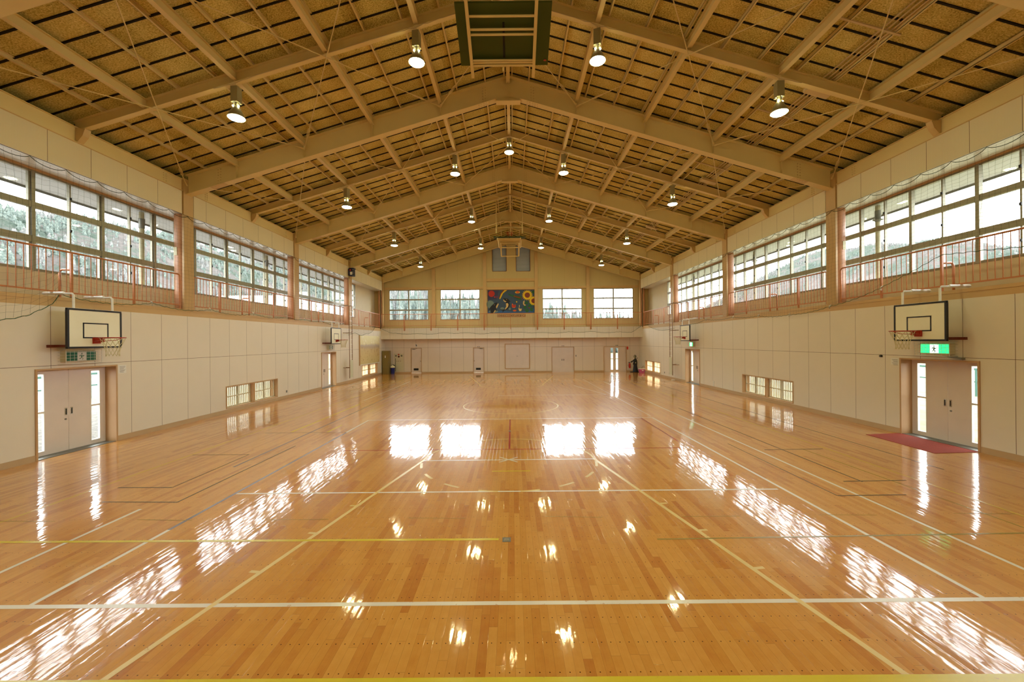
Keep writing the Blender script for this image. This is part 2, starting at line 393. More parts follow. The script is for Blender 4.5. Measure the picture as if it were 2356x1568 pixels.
# wall behind the camera
struct('wall_back', MB().box(-XU - .14, XU + .14, YB - .25, YB, 0, 7.6).hexa([(-XU - .14, YB - .25, 7.6), (0, YB - .25, 7.6), (0, YB, 7.6), (-XU - .14, YB, 7.6), (-XU - .14, YB - .25, 7.62), (0, YB - .25, 10.8), (0, YB, 10.8), (-XU - .14, YB, 7.62)]).hexa([(0, YB - .25, 7.6), (XU + .14, YB - .25, 7.6), (XU + .14, YB, 7.6), (0, YB, 7.6), (0, YB - .25, 10.8), (XU + .14, YB - .25, 7.62), (XU + .14, YB, 7.62), (0, YB, 10.8)]), 'upper_side_wall')

# ---------------------------------------------------------------- roof deck
ce = struct('ceiling', MB().slope(0, 12.5, YB - .3, YF + 1.0, 10.76, 10.9).slope(-12.5, 0, YB - .3, YF + 1.0, 10.76, 10.9), 'wood_wool_board', org=(0, 15, 10))
mb = MB(); y = 9.61 - .475 * 14
while y < YF:
    for s in (-1, 1): mb.slope(min(0, s * 10.4), max(0, s * 10.4), y - .017, y + .017, 10.735, 10.762)
    y += .475
struct('joint_strip', mb, 'dark_gap', ce)

# ---------------------------------------------------------------- steel frames
def stiff(mb, x, y, zb, zt, w=.1):
    mb.box(x - .006, x + .006, y - w, y + w, zb - KR * abs(x), zt - KR * abs(x))
names = ['nearest', 'second', 'third', 'fourth', 'farthest']
for k, y in enumerate(FR + [31.37]):
    lab = 'tan steel main roof beam, ' + ['high at the picture edge, mostly out of view', 'the nearest one seen whole from wall to wall', 'second one seen whole, just before the ridge lamp bay', 'third one seen whole, in front of the folded far goal', 'flush against the far gable wall'][k]
    R = thing('roof_beam', (0, y, 7.1), lab, 'roof beam', kind='thing')
    for s in (-1, 1):
        mb = MB(); a, b = sorted((0, s * 9.98))
        mb.slope(a, b, y - .006, y + .006, 10.04, 10.64); mb.slope(a, b, y - .115, y + .115, 10.62, 10.64)
        a2, b2 = sorted((s * .36, s * 9.98)); mb.slope(a2, b2, y - .115, y + .115, 10.03, 10.052)
        for q in (2.11, 4.22, 6.33, 8.43): stiff(mb, s * q, y, 10.05, 10.62)
        mb.build('rafter', 'steel_cream', R)
        mb = MB()                                               # bolted splices
        for c in (9.0, .75):
            for i in range(5):
                for j in (-1, 1): 
                    x = s * (c - .16 + .08 * i); mb.cyl((x, y - .02, 0), (x, y + .02, 0), 0, 4) if 0 else None
                    z = 10.03 - KR * abs(x); mb.cyl((x, y + j * .06, z - .015), (x, y + j * .06, z), .013, 6)
            for i in range(6):
                for j in (-.04, .04):
                    x = s * (c + j); z = 10.12 + i * .085 - KR * abs(x); mb.cyl((x, y - .022, z), (x, y - .006, z), .014, 6)
        mb.build('bolt_pattern', 'steel_tan', R); a3, b3 = sorted((s * 8.78, s * 9.22)); MB().slope(a3, b3, y - .1, y + .1, 10.022, 10.0295).build('splice_plate', 'steel_tan', R)
    mb = MB().box(-.38, .38, y - .115, y + .115, 9.855, 9.875).hexa([(-.38, y - .006, 9.875), (.38, y - .006, 9.875), (.38, y + .006, 9.875), (-.38, y + .006, 9.875), (-.38, y - .006, 9.93), (.38, y - .006, 9.93), (.38, y + .006, 9.93), (-.38, y + .006, 9.93)])
    mb.flat([(-.38, 9.93), (.38, 9.93), (0, 10.05)], 'Y', y - .006, .012); stiff(mb, 0, y, 9.87, 10.62)
    mb.build('ridge_plate', 'steel_cream', R)
for k, y in enumerate([3.14, 9.42, 15.7, 21.99, 28.27]):
    lab = 'slender tan steel cross beam ' + ['outside the frame at the near end', 'carrying the four nearest lamps', 'carrying the row of five lamps with the ridge lamp', 'carrying the row of lamps before the folded far goal', 'carrying the last four lamps by the gable'][k]
    R = thing('cross_beam', (0, y, 7.4), lab, 'roof beam', kind='thing')
    for s in (-1, 1):
        mb = MB(); a, b = sorted((0, s * 10.1)); mb.slope(a, b, y - .005, y + .005, 10.41, 10.65).slope(a, b, y - .065, y + .065, 10.40, 10.415).slope(a, b, y - .065, y + .065, 10.64, 10.65)
        mb.build('rafter', 'steel_cream', R)
        mb = MB().flat([(s * 9.98, 7.16), (s * 10.02, 7.16), (s * 10.02, 7.48), (s * 9.8, 7.46), (s * 9.86, 7.3)], 'Y', y - .07, .14)
        mb.build('end_bracket', 'steel_tan', R)
# lengthwise beams
def where(s, d): return 'on the %s' % SIDE[s]
for i, (x, d) in enumerate([(0, 'along the ridge'), (2.11, 'first down from the ridge'), (4.22, 'second down from the ridge'), (6.33, 'third down from the ridge, carrying the outer lamps'), (8.43, 'lowest, above the window wall')]):
    for s in ((1,) if x == 0 else (-1, 1)):
        mb = MB(); X = s * x; t = KR * x
        for a, b in zip([YB] + FR, FR + [31.37]):
            a += .01; b -= .01; w = .055
            mb.box(X - .005, X + .005, a, b, 10.46 - t, 10.65 - t); mb.box(X - w, X + w, a, b, 10.45 - t, 10.463 - t); mb.box(X - w, X + w, a, b, 10.637 - t, 10.65 - t)
        o = mb.build('lengthwise_beam', 'steel_cream')
        tag(o, 'long tan steel beam, ' + d + ('' if x == 0 else ', ' + SIDE[s]), 'roof beam', kind='thing')
# thin purlins over the frames
pl = [('out from the ridge', .707 if s < 0 else .64, s) for s in (-1, 1)]
nth = ['first', 'second', 'third', 'fourth', 'fifth', 'sixth', 'seventh', 'eighth', 'ninth', 'tenth', 'eleventh']
for _, x0, s in pl:
    for k in range(11):
        x = s * (x0 + .87 * k); t = KR * abs(x)
        mb = MB().box(x - .022, x + .022, YB, YF, 10.655 - t, 10.665 - t).box(x - .022, x - .016, YB, YF, 10.655 - t, 10.75 - t).box(x - .022, x + .022, YB, YF, 10.742 - t, 10.75 - t)
        tag(mb.build('purlin', 'steel_cream'), 'thin light tan purlin under the roof boards, %s out from the ridge, %s' % (nth[k], SIDE[s]), 'purlin', 'thin purlins under the roof boards', 'thing')
for s in (-1, 1):
    x = s * .12; t = KR * .12
    mb = MB().box(x - .022, x + .022, YB, YF, 10.655 - t, 10.665 - t).box(x - .022, x - .016, YB, YF, 10.655 - t, 10.74 - t)
    tag(mb.build('purlin', 'steel_cream'), 'thin tan purlin hugging the ridge beam, ' + SIDE[s], 'purlin', 'thin purlins under the roof boards', 'thing')
    # eave beams
    mb = MB().box(s * (XW + .03), s * (XW + .045), YB, YF - .2, 7.15, 7.5).box(s * (XW - .01), s * (XW + .09), YB, YF - .2, 7.49, 7.505).box(s * (XW - .01), s * (XW + .09), YB, YF - .2, 7.15, 7.16)
    for f in FR:
        for j in range(4):
            for i in (0, 1):
                for q in (-1, 1): mb.cyl((s * (XW + .03), f + q * (.75 + .09 * i), 7.22 + .07 * j), (s * (XW + .012), f + q * (.75 + .09 * i), 7.22 + .07 * j), .016, 6)
    tag(mb.build('eave_beam', 'steel_cream'), 'tan steel eave beam above the perforated fascia, ' + SIDE[s], 'roof beam', kind='thing')
    # columns
    for k, f in enumerate(FR + [31.5]):
        R = thing('column', (s * 10.2, f, 3.5), 'tan steel column standing between the gallery windows, %s from the camera, %s' % (names[k], SIDE[s]), 'column', kind='thing')
        MB().box(s * (XW - .03), s * (XW + .03), f - .2, f + (.18 if k < 4 else .1), 3.5, 7.54).build('face_plate', 'column_tan', R)
        mb = MB().cyl((s * (XW + .21), f, 3.5), (s * (XW + .21), f, 6.45), .18, 24); mb.build('shaft', 'column_shaft', R)
# brace rods
PAN = [(-10, -6.33, 'painting-side eaves'), (-6.33, -2.11, 'painting-side mid slope'), (-2.11, 2.11, 'under the ridge'), (2.11, 6.33, 'mat-side mid slope'), (6.33, 10, 'mat-side eaves')]
for k in range(4):
    ya, yb = FR[k] + .05, (FR + [31.37])[k + 1] - .05
    for a, b, d in PAN:
        for q in (0, 1):
            xa, xb = (a, b) if q == 0 else (b, a)
            def zz(x): return 10.36 - KR * abs(x)
            n = 9; pts = []
            for i in range(n):
                u = i / (n - 1); x = xa + (xb - xa) * u; zl = zz(xa) + (zz(xb) - zz(xa)) * u
                pts.append((x, ya + (yb - ya) * u, min(zl, zz(x)) - (.03 if q else 0)))
            if a == -2.11: pts = [(p[0], p[1], zz(2.11) + .32 * (1 - abs(p[0]) / 2.11)) for p in pts]
            o = MB().tube(pts, .011, 6).build('brace_rod', 'steel_cream')
            tag(o, 'thin brace rod, %s roof bay, %s, slanting away %s' % (ORD[k], d, 'toward the mat side' if xb > xa else 'toward the painting side'), 'brace rod', 'roof bracing rods', 'thing')
            def at(u):
                i = min(int(u * (n - 1)), n - 2); w = u * (n - 1) - i; return Vector(pts[i]).lerp(Vector(pts[i + 1]), w)
            p, e = at(.86), at(.91); d_ = (e - p).normalized(); sd = Vector((d_.y, -d_.x, 0)) * .03
            MB().tube([p - d_ * .02, p + sd, e + sd, e + d_ * .02, e - sd, p - sd], .008, 5, True).build('turnbuckle', 'steel_cream', o)
            for u0, u1 in ((0, .035), (1, .965)):
                MB().cyl(at(u0), at(u1), .045, 4, .014).build('gusset', 'steel_cream', o)

# ---------------------------------------------------------------- windows
WN = 1
def side_window(s, y0, y1, mains):
    global WN
    X = s * XU; mb = MB(); d0, d1 = X - s * .02, X + s * .06
    bars = [(4.14, 4.19), (4.775, 4.925), (5.56, 5.70), (6.36, 6.42)]
    for z0, z1 in bars: mb.box(d0, d1, y0, y1, z0, z1)
    for m in mains:
        if y0 < m < y1: mb.box(d0 - s * .01, d1, m - .035, m + .035, 4.14, 6.42); mb.box(d0 + s * .02, d1, m + .05 * s, m + .075 * s, 4.14, 6.42)
    if y0 == YB: mb.box(d0, d1, y0, y0 + .05, 4.14, 6.42)
    if y1 == 27.75: mb.box(d0, d1, y1 - .05, y1, 4.14, 6.42)
    w = struct('window_%d' % WN, mb, 'aluminium_grey'); WN += 1
    mb = MB(); lt = MB()
    for m in mains:
        h = m + .776
        for a, b in zip((4.19, 4.925, 5.70), (4.775, 5.56, 6.36)):
            if y0 < h < y1: 
                mb.box(d0 + s * .012, d1, h - .018, h + .018, a, b)
                lt.box(d0 - s * .012, d0 + s * .012, h - .018, h + .018, (a + b) / 2 - .04, (a + b) / 2 + .02)
            for e in (m - .06, m + .06):
                pass
    if mb.v: mb.build('meeting_stile', 'aluminium_grey', w); lt.build('latch', 'grille_dark', w)
    MB().box(X + s * .025, X + s * .03, y0, y1, 4.16, 6.4).build('pane', 'window_glass', w)
    MB().box(X - s * .05, X + s * .02, y0, y1, 6.40, 6.45).build('head_rail', 'frame_brown', w)
ys = [YB] + FR + [27.75]
for s in (-1, 1):
    base = 9.11 if s < 0 else 9.25
    mains = [base + 1.552 * k for k in range(-7, 14)]
    for i in range(5):
        side_window(s, ys[i], ys[i + 1], mains)
for x0, x1 in FW:
    mb = MB(); a, b = 4.165, 6.53; y0, y1 = YF + .03, YF + .11
    mb.box(x0, x1, y0, y1, a, a + .05).box(x0, x1, y0, y1, b - .05, b).box(x0, x0 + .05, y0 - .003, y1, a, b).box(x1 - .05, x1, y0 - .003, y1, a, b)
    for z in (4.955, 5.765): mb.box(x0, x1, y0, y1, z - .055, z + .055)
    c = (x0 + x1) / 2; mb.box(c - .055, c + .055, y0 - .01, y1, a, b)
    w = struct('window_%d' % WN, mb, 'aluminium_grey'); WN += 1
    mb = MB(); lt = MB()
    for q in (-1, 1):
        x = c + q * (x1 - x0) / 4
        mb.box(x - .016, x + .016, y0 + .02, y1, a, b)
        for z in (4.55, 5.36, 6.1): lt.box(x - .018, x + .018, y0, y0 + .02, z, z + .05)
    mb.build('meeting_stile', 'aluminium_grey', w); lt.build('latch', 'grille_dark', w)
    MB().box(x0 + .02, x1 - .02, y0 + .04, y0 + .045, a + .02, b - .02).build('pane', 'window_glass', w)
    MB().box(x0 - .03, x1 + .03, YF - .03, YF + .03, a - .04, a).build('window_sill', 'frame_brown', w)
for x0, x1 in VENT:
    mb = MB(); xo = -1 if x0 < 0 else 1
    mb.box(x0 - .03, x0, YF - .02, YF + .2, 7.94, 10.05).box(x1, x1 + .03, YF - .02, YF + .2, 7.94, 10.05).box(x0, x1, YF - .02, YF + .2, 7.91, 7.94)
    w = struct('window_%d' % WN, mb, 'brown_red'); WN += 1
    mb = MB()
    for i in range(34):
        z = 7.96 + i * .062; mb.hexa([(x0, YF + .07, z), (x1, YF + .07, z), (x1, YF + .13, z + .045), (x0, YF + .13, z + .045), (x0, YF + .07, z + .008), (x1, YF + .07, z + .008), (x1, YF + .13, z + .053), (x0, YF + .13, z + .053)])
    paint('louvre_grey', (206, 212, 226), .45, 0); mb.build('louvre_slats', 'louvre_grey', w)
    MB().box(x0, x1, YF + .18, YF + .2, 7.94, 10.05).build('back_panel', 'louvre_grey', w)

# low windows behind wooden lattice
def low_window(s, y0, y1, near):
    global WN
    X = s * XW; z0, z1 = .15, .945; mb = MB()
    mb.box(X - s * .015, X + s * .3, y0, y0 + .035, z0, z1).box(X - s * .015, X + s * .3, y1 - .035, y1, z0, z1).box(X - s * .015, X + s * .3, y0 + .035, y1 - .035, z1 - .03, z1).box(X - s * .015, X + s * .3, y0 + .035, y1 - .035, z0, z0 + .03)
    c = (y0 + y1) / 2; mb.box(X, X + s * .2, c - .045, c + .045, z0, z1)
    w = struct('window_%d' % WN, mb, 'frame_brown'); WN += 1
    paint('sash_cream', (194, 182, 150), .4)
    for i in range(2):
        a = y0 + .035 if i == 0 else c + .045; b = c - .045 if i == 0 else y1 - .035; h = (a + b) / 2
        for j in range(2):
            p, q = (a, h + .02) if j == 0 else (h - .02, b); dx = .08 + .04 * j
            mb = MB(); e0, e1 = X + s * dx, X + s * (dx + .03); zz0, zz1 = z0 + .03, z1 - .03
            mb.box(e0, e1, p, p + .035, zz0, zz1).box(e0, e1, q - .035, q, zz0, zz1).box(e0, e1, p + .035, q - .035, zz0, zz0 + .04).box(e0, e1, p + .035, q - .035, zz1 - .035, zz1).box(e0, e1, p + .035, q - .035, .535, .57)
            if not near: mb.box(e0 - s * .002, e1, (p + q) / 2 - .012, (p + q) / 2 + .012, zz0, zz1)
            sa = mb.build('sash', 'sash_cream', w)
            MB().box(e0 + s * .012, e0 + s * .017, p + .02, q - .02, zz0 + .02, zz1 - .02).build('pane', 'window_glass' if near else 'frosted_pane', sa)
    if near:
        mb = MB(); y = y0 + .08
        while y < y1: mb.box(X + s * .3, X + s * .33, y - .024, y + .024, z0, z1); y += .1
        mb.build('lattice', 'sash_cream', w)
for s in (-1, 1):
    for i, (a, b) in enumerate(LOWW[s]): low_window(s, a, b, i == 0)

# ---------------------------------------------------------------- doors
DN = 1
def side_door(s, y0, y1):
    global DN
    X = s * XW; L = s * (XW + .26); c = (y0 + y1) / 2
    mb = MB().box(X - s * .02, s * (XW + .3), y0, y0 + .04, 0, ZD).box(X - s * .02, s * (XW + .3), y1 - .04, y1, 0, ZD).box(X - s * .02, s * (XW + .3), y0 + .04, y1 - .04, ZD - .035, ZD)
    d = struct('door_%d' % DN, mb, 'frame_brown'); DN += 1
    MB().box(X, s * (XW + .34), y0 + .04, y1 - .04, -.01, .014).build('threshold', 'grey_metal', d)
    for q in (-1, 1):
        a, b = (c + .004, y1 - .04) if q > 0 else (y0 + .04, c - .004)
        g0, g1 = c + q * .50, c + q * .70; g0, g1 = min(g0, g1), max(g0, g1)
        mb = MB(); wall_cells(mb, 'X', a, b, .02, ZD - .035, L, L + s * .045, [(g0, g1, .12, .95), (g0, g1, .99, 1.81)])
        lf = mb.build('door_leaf', 'door_pink', d)
        mb = MB()
        for z0, z1 in ((.12, .95), (.99, 1.81)):
            mb.box(L - s * .006, L, g0 - .014, g0, z0, z1).box(L - s * .006, L, g1, g1 + .014, z0, z1).box(L - s * .006, L, g0 - .014, g1 + .014, z0 - .014, z0).box(L - s * .006, L, g0 - .014, g1 + .014, z1, z1 + .014)
        mb.build('glazing_bead', 'white_paint', lf)
        MB().box(L + s * .02, L + s * .025, g0, g1, .12, 1.81).build('pane', 'window_glass', lf)
        h = c + q * .06
        MB().box(L - s * .008, L, h - .025, h + .025, .83, 1.0).build('pull_handle', 'chrome', lf)
        MB().box(L - s * .010, L - s * .002, h - .012, h + .012, .85, .98).build('handle_recess', 'grille_dark', lf)
        if q < 0: MB().cyl((L - s * .015, c - .07, .74), (L, c - .07, .74), .02, 12).build('lock', 'grey_metal', lf)
for s in (-1, 1):
    for a, b in DOORS[s]: side_door(s, a, b)
def far_door(x0, x1, kind):
    global DN
    mb = MB().box(x0, x0 + .04, YF - .02, YF + .1, 0, 1.97).box(x1 - .04, x1, YF - .02, YF + .1, 0, 1.97).box(x0 + .04, x1 - .04, YF - .02, YF + .1, 1.93, 1.97)
    d = struct('door_%d' % DN, mb, 'frame_brown'); DN += 1
    y0, y1 = YF + .05, YF + .09; c = (x0 + x1) / 2
    if kind in ('L', 'R'):
        lf = MB().box(x0 + .04, x1 - .04, y0, y1, .01, 1.93).build('door_leaf', 'door_pink', d)
        vx = c - .03
        MB().box(vx - .19, vx + .19, y0 - .012, y0, .21, .375).build('vent_grille', 'grille_dark', lf)
        kx = x1 - .09 if kind == 'R' else x0 + .09
        MB().cyl((kx, y0 - .05, .93), (kx, y0, .93), .028, 12).build('door_knob', 'chrome', lf)
        cx = c - .2 if kind == 'R' else c + .2
        MB().box(cx - .11, cx + .11, y0 - .06, y0, 1.86, 1.915).cyl((cx + .1, y0 - .03, 1.9), (cx - .28 * (1 if kind == 'L' else -1), y0 - .1, 1.93), .012, 6).build('door_closer', 'grey_metal', lf)
    else:
        for q in (-1, 1):
            a, b = (c + .0015, x1 - .04) if q > 0 else (x0 + .04, c - .0015)
            if kind == 'D': lf = MB().box(a, b, y0, y1, .0, 1.93).build('door_leaf', 'door_pink', d)
            else:
                g0, g1 = sorted((c + q * .1, c + q * .30)) if q > 0 else (c - .33, c - .15)
                if q > 0: g0, g1 = c + .06, c + .24
                mb = MB(); wall_cells(mb, 'Y', a, b, .0, 1.93, y0, y1, [(g0, g1, .14, .97), (g0, g1, 1.02, 1.85)])
                lf = mb.build('door_leaf', 'door_pink', d)
                MB().box(g0, g1, y0 + .02, y0 + .025, .14, 1.85).build('pane', 'window_glass', lf)
                mb = MB()
                for z0, z1 in ((.14, .97), (1.02, 1.85)): mb.box(g0 - .012, g0, y0 - .006, y0, z0, z1).box(g1, g1 + .012, y0 - .006, y0, z0, z1)
                mb.build('glazing_bead', 'black_paint', lf)
            hx = c + q * .07
            if kind == 'D': MB().box(hx - .02, hx + .02, y0 - .01, y0, .88, 1.02).build('pull_handle', 'grille_dark', lf)
            elif q < 0: MB().box(c - .05, c - .02, y0 - .02, y0, .86, .96).build('lock', 'grey_metal', lf)
for (a, b), k in zip(FD, ('R', 'L', 'D', 'G')): far_door(a, b, k)
# square cupboard in the far wall
R = thing('wall_cupboard', (.43, YF, .27), 'large square flush cupboard with tan frame in the middle of the end wall', 'cupboard')
MB().box(-.555, -.49, YF - .04, YF, .27, 2.25).box(1.35, 1.415, YF - .04, YF, .27, 2.25).box(-.49, 1.35, YF - .04, YF, 2.19, 2.25).box(-.49, 1.35, YF - .04, YF, .27, .33).build('frame', 'frame_brown', R)
for a, b, h in ((-.49, .428, .40), (.432, 1.35, .46)):
    d = MB().box(a, b, YF - .018, YF, .33, 2.19).build('door', 'door_pink', R); MB().box(h - .012, h + .012, YF - .03, YF - .018, 1.24, 1.3).build('handle', 'grey_metal', d)

# ---------------------------------------------------------------- painted court lines (parts of the floor)
LH = .0008; LN_ = [0]
def strip(pts, w, m, name='court_line', z=LH):
    mb = MB(); LN_[0] += 1; z = z + .00003 * LN_[0]; k = 0
    for (x0, y0), (x1, y1) in zip(pts[:-1], pts[1:]):
        k += 1; z += .000002
        d = Vector((x1 - x0, y1 - y0)); 
        if d.length < 1e-6: continue
        d.normalize(); n = Vector((-d.y, d.x)) * w / 2; e = d * (w / 2 if len(pts) > 2 else 0)
        P = [(x0 - e.x + n.x, y0 - e.y + n.y), (x0 - e.x - n.x, y0 - e.y - n.y), (x1 + e.x - n.x, y1 + e.y - n.y), (x1 + e.x + n.x, y1 + e.y + n.y)]
        mb.poly([(a, b, z) for a, b in P], [(0, 1, 2, 3)])
    return mb.build(name, m, fl)
def arc(cx, cy, r, a0, a1, n=48): return [(cx + r * math.cos(math.radians(a0 + (a1 - a0) * i / n)), cy + r * math.sin(math.radians(a0 + (a1 - a0) * i / n))) for i in range(n + 1)]
strip([(-9.9, 3.775), (9.9, 3.79)], .055, 'tape_white')
strip([(-4.47, 6.585), (4.38, 6.60)], .045, 'tape_white')
strip([(-4.48, 12.70), (4.46, 12.76)], .05, 'tape_white')
strip([(-4.48, 12.70), (-4.48, 11.0)], .05, 'tape_white'); strip([(-4.48, 11.0), (-4.48, 5.32)], .05, 'tape_blue'); strip([(-4.48, 5.32), (-4.49, 3.80)], .05, 'tape_white')
strip([(4.46, 12.76), (4.48, 3.80)], .05, 'tape_white')
strip([(-5.48, 20.4), (-5.48, 8.0)], .04, 'tape_blue'); strip([(-5.48, 6.0), (-5.48, 2.0)], .05, 'tape_white')
strip([(5.45, 24.0), (5.45, 2.0)], .05, 'tape_white')
strip([(-2.94, 2.93), (-1.79, 8.34)], .055, 'tape_cream', z=.0012); strip([(2.92, 2.93), (1.74, 8.36)], .055, 'tape_cream', z=.0012)
for y, x in ((4.32, 2.66), (5.19, 2.47), (6.05, 2.28)):
    strip([(-x, y), (-x - .11, y + .02)], .045, 'tape_cream'); strip([(x - .04, y), (x + .09, y + .02)], .045, 'tape_cream')
strip([(-1.79, 8.33), (1.75, 8.36)], .045, 'tape_white', z=.0010)
strip(arc(-.02, 8.35, 1.77, 0, 180), .045, 'tape_cream')
for a in range(8): strip(arc(-.02, 8.35, 1.77, 187 + a * 22.6, 187 + a * 22.6 + 9, 5), .05, 'tape_cream', 'dashed_line')
strip([(-.22, 8.54), (.155, 8.18)], .035, 'tape_white', z=.0014); strip([(-.22, 8.18), (.155, 8.52)], .035, 'tape_white', z=.0016)
strip([(-.335, 7.62), (.385, 7.62)], .035, 'tape_yellow')
strip([(-.03, 12.65), (-.02, 9.2)], .04, 'tape_red', z=.0012); strip([(-3.8, 9.16), (3.85, 9.17)], .035, 'tape_red'); strip([(4.1, 12.74), (4.05, 9.75)], .035, 'tape_red')
strip([(-9.9, 5.04), (-.12, 5.0)], .05, 'tape_yellow'); strip([(1.83, 4.97), (9.9, 5.12)], .028, 'tape_olive')
strip([(-9.9, 2.905), (9.9, 2.90)], .09, 'tape_yellow')
strip(arc(-.02, 15.42, 1.79, 0, 360, 72), .045, 'tape_cream'); strip([(-7.0, 15.5), (7.0, 15.45)], .04, 'tape_pale')
strip([(-3.0, 28.6), (-1.78, 22.75), (1.74, 22.68), (2.92, 28.4)], .05, 'tape_cream'); strip(arc(-.02, 22.7, 1.78, 180, 360), .045, 'tape_cream')
strip([(-.6, 18.2), (4.28, 18.25)], .045, 'tape_white')
strip([(-7.04, 1.0), (-7.05, 28.5)], .045, 'tape_pale'); strip([(7.0, 28.0), (7.04, 1.0)], .045, 'tape_pale'); strip([(-6.9, 28.5), (6.9, 28.4)], .04, 'tape_pale')
strip([(-6.03, 11.1), (-6.01, 16.1)], .05, 'tape_yellow'); strip([(-5.02, 11.05), (-5.02, 12.0)], .05, 'tape_yellow')
strip([(8.07, 26.0), (8.05, 7.5)], .03, 'tape_dark'); strip([(6.48, 9.0), (6.62, 5.2)], .025, 'tape_olive')
strip([(-6.7, 6.9), (-5.76, 6.89)], .03, 'tape_dark'); strip([(-6.33, 6.28), (-5.14, 6.25), (-5.12, 9.6)], .028, 'tape_dark'); strip([(-7.0, 8.9), (-5.76, 8.9), (-5.76, 6.9)], .02, 'tape_dark')
strip([(-6.7, 11.0), (-4.5, 11.03)], .02, 'tape_dark'); strip([(5.62, 8.94), (6.94, 8.98)], .03, 'tape_dark'); strip([(5.72, 6.93), (6.82, 6.96)], .03, 'tape_dark'); strip([(5.11, 6.3), (6.2, 6.32)], .028, 'tape_dark')
strip([(6.0, 14.5), (6.02, 6.9)], .03, 'tape_dark'); strip([(5.11, 9.5), (5.11, 6.3)], .02, 'tape_dark')
strip([(-6.3, 25.0), (-6.2, 17.0)], .035, 'tape_white'); strip([(-5.0, 21.0), (-5.0, 13.5)], .025, 'tape_pale'); strip([(3.4, 22.0), (4.27, 18.25)], .04, 'tape_white'); strip([(4.5, 26), (4.5, 13.0)], .025, 'tape_white')
strip([(6.0, 24.0), (6.0, 17.0)], .02, 'tape_pale')
for i in range(11): strip([(-9 + i * 1.9, 5.6 + .02 * (i % 3)), (-8.2 + i * 1.9, 5.6)], .012, 'tape_olive', 'worn_line')
MB().box(-.072, .03, 4.935, 5.045, 0, .003).build('floor_socket', 'grey_metal', fl)
MB().flat([(-.055 + 0.0, 4.955), (.012, 4.955), (.012, 5.025), (-.055, 5.025)], 'Z', .003, .0008).build('socket_lid', 'chrome', fl)
MB().box(-.06, .01, 10.95, 11.07, 0, .003).build('floor_socket', 'grey_metal', fl)
tag(MB().flat([(8.98, 8.55), (9.02, 10.27), (9.99, 10.4), (9.99, 8.62)], 'Z', .0, .008).build('door_mat', 'mat_red'), 'flat dark red mat lying in front of a double door', 'mat')

# ---------------------------------------------------------------- lamps
def lamp(x, y, z, warm=False):
    R = thing('ceiling_lamp', (x, y, z), '', 'lamp', 'high-bay hall lamps')
    MB().cyl((x, y, z - .03), (x, y, z), .055, 14).cyl((x, y, z - .15), (x, y, z - .03), .012, 6).build('hanger', 'steel_cream', R)
    a = math.radians(40); h = .08; top, bot = z - .14, z - (.32 if warm else .50)
    P = [(x + h * 1.414 * math.cos(a + PI / 2 * i), y + h * 1.414 * math.sin(a + PI / 2 * i)) for i in range(4)]
    b = MB().flat(P, 'Z', bot, top - bot).build('ballast_box', 'lamp_body', R)
    MB().cyl((x, y, bot - .005), (x, y, bot + .0), .1, 4).build('socket_plate', 'chrome', b)
    MB().lathe([(.045, -.08), (.055, -.06), (.055, 0)], (x, y, bot), 14).build('socket', 'lamp_body', R)
    n = 24; c = (x, y, bot - .075); rr = .188
    prof = [(rr, -.28), (rr - .003, -.262), (.148, -.18), (.09, -.07), (.050, 0), (.044, -.004), (.084, -.074), (.141, -.184), (rr - .010, -.276)]
    pts = [(c[0] + r * math.cos(2 * PI * j / n), c[1] + r * math.sin(2 * PI * j / n), c[2] + q) for r, q in prof for j in range(n)]
    fs = [(i * n + j, i * n + (j + 1) % n, ((i + 1) % 9) * n + (j + 1) % n, ((i + 1) % 9) * n + j) for i in range(9) for j in range(n)]
    rf = MB().poly(pts, fs, True).build('reflector', 'lamp_body', R)
    mb = MB()
    for j in range(3): 
        q = 2 * PI * j / 3 + 3.9; mb.ball((c[0] + .07 * math.cos(q), c[1] + .07 * math.sin(q), c[2] - .012), .016, n=6)
    mb.build('vent_hole', 'lamp_glow', rf)
    MB().lathe([(.03, -.318), (.10, -.312), (.155, -.295), (rr - .013, -.274), (rr - .02, -.262)], c, 24).build('bulb_lens', 'lamp_glow_warm' if warm else 'lamp_glow', R)
    return R
pos = ['outermost', 'inner']
LAMPZ = {6.33: 8.56, 2.11: 9.81}
l6 = l2 = None
rows = [(3.14, 'unseen row added overhead for light'), (9.42, 'nearest row of hall lamps'), (15.7, 'row of five, second from the camera'), (21.99, 'third row from the camera'), (28.27, 'farthest row, near the gable')]  # the first row is out of view, added for its light
for y, d in rows:
    for x in (-6.33, -2.11, 2.11, 6.33):
        z = LAMPZ[abs(x)]
        if l6 is None: l6 = o = lamp(x, y, z)
        else: o = copy_tree(l6); o.location = (x, y, z)
        o.rotation_euler.z = random.uniform(-.3, .3)
        o['label'] = 'lit bell-shaped lamp, %s one on the %s, %s' % ('outer' if abs(x) > 5 else 'inner', SIDE[-1 if x < 0 else 1], d)
o = lamp(0, 15.7, 10.45, True); o['label'] = 'lit warm-white lamp hanging alone from the ridge beam'
for k, y in enumerate([9.42, 15.7, 21.99, 28.27]):
    pts = []
    for i in range(121):
        x = -6.8 + 13.6 * i / 120; dd = min(abs(abs(x) - q) for q in (2.11, 6.33)); dip = .07 * math.exp(-(dd / .35) ** 2) * math.cos(dd * 9)
        pts.append((x, y - .075 - abs(dip) * .4, 10.385 - KR * abs(x) - (abs(dip) if abs(x) > .4 else 0)))
    tag(MB().tube(pts, .012, 5).build('power_cable', 'cable_beige'), 'beige power cable looping along the cross beam of %s' % ['the four nearest lamps', 'the row of five lamps', 'the third lamp row', 'the farthest lamp row'][k], 'cable')
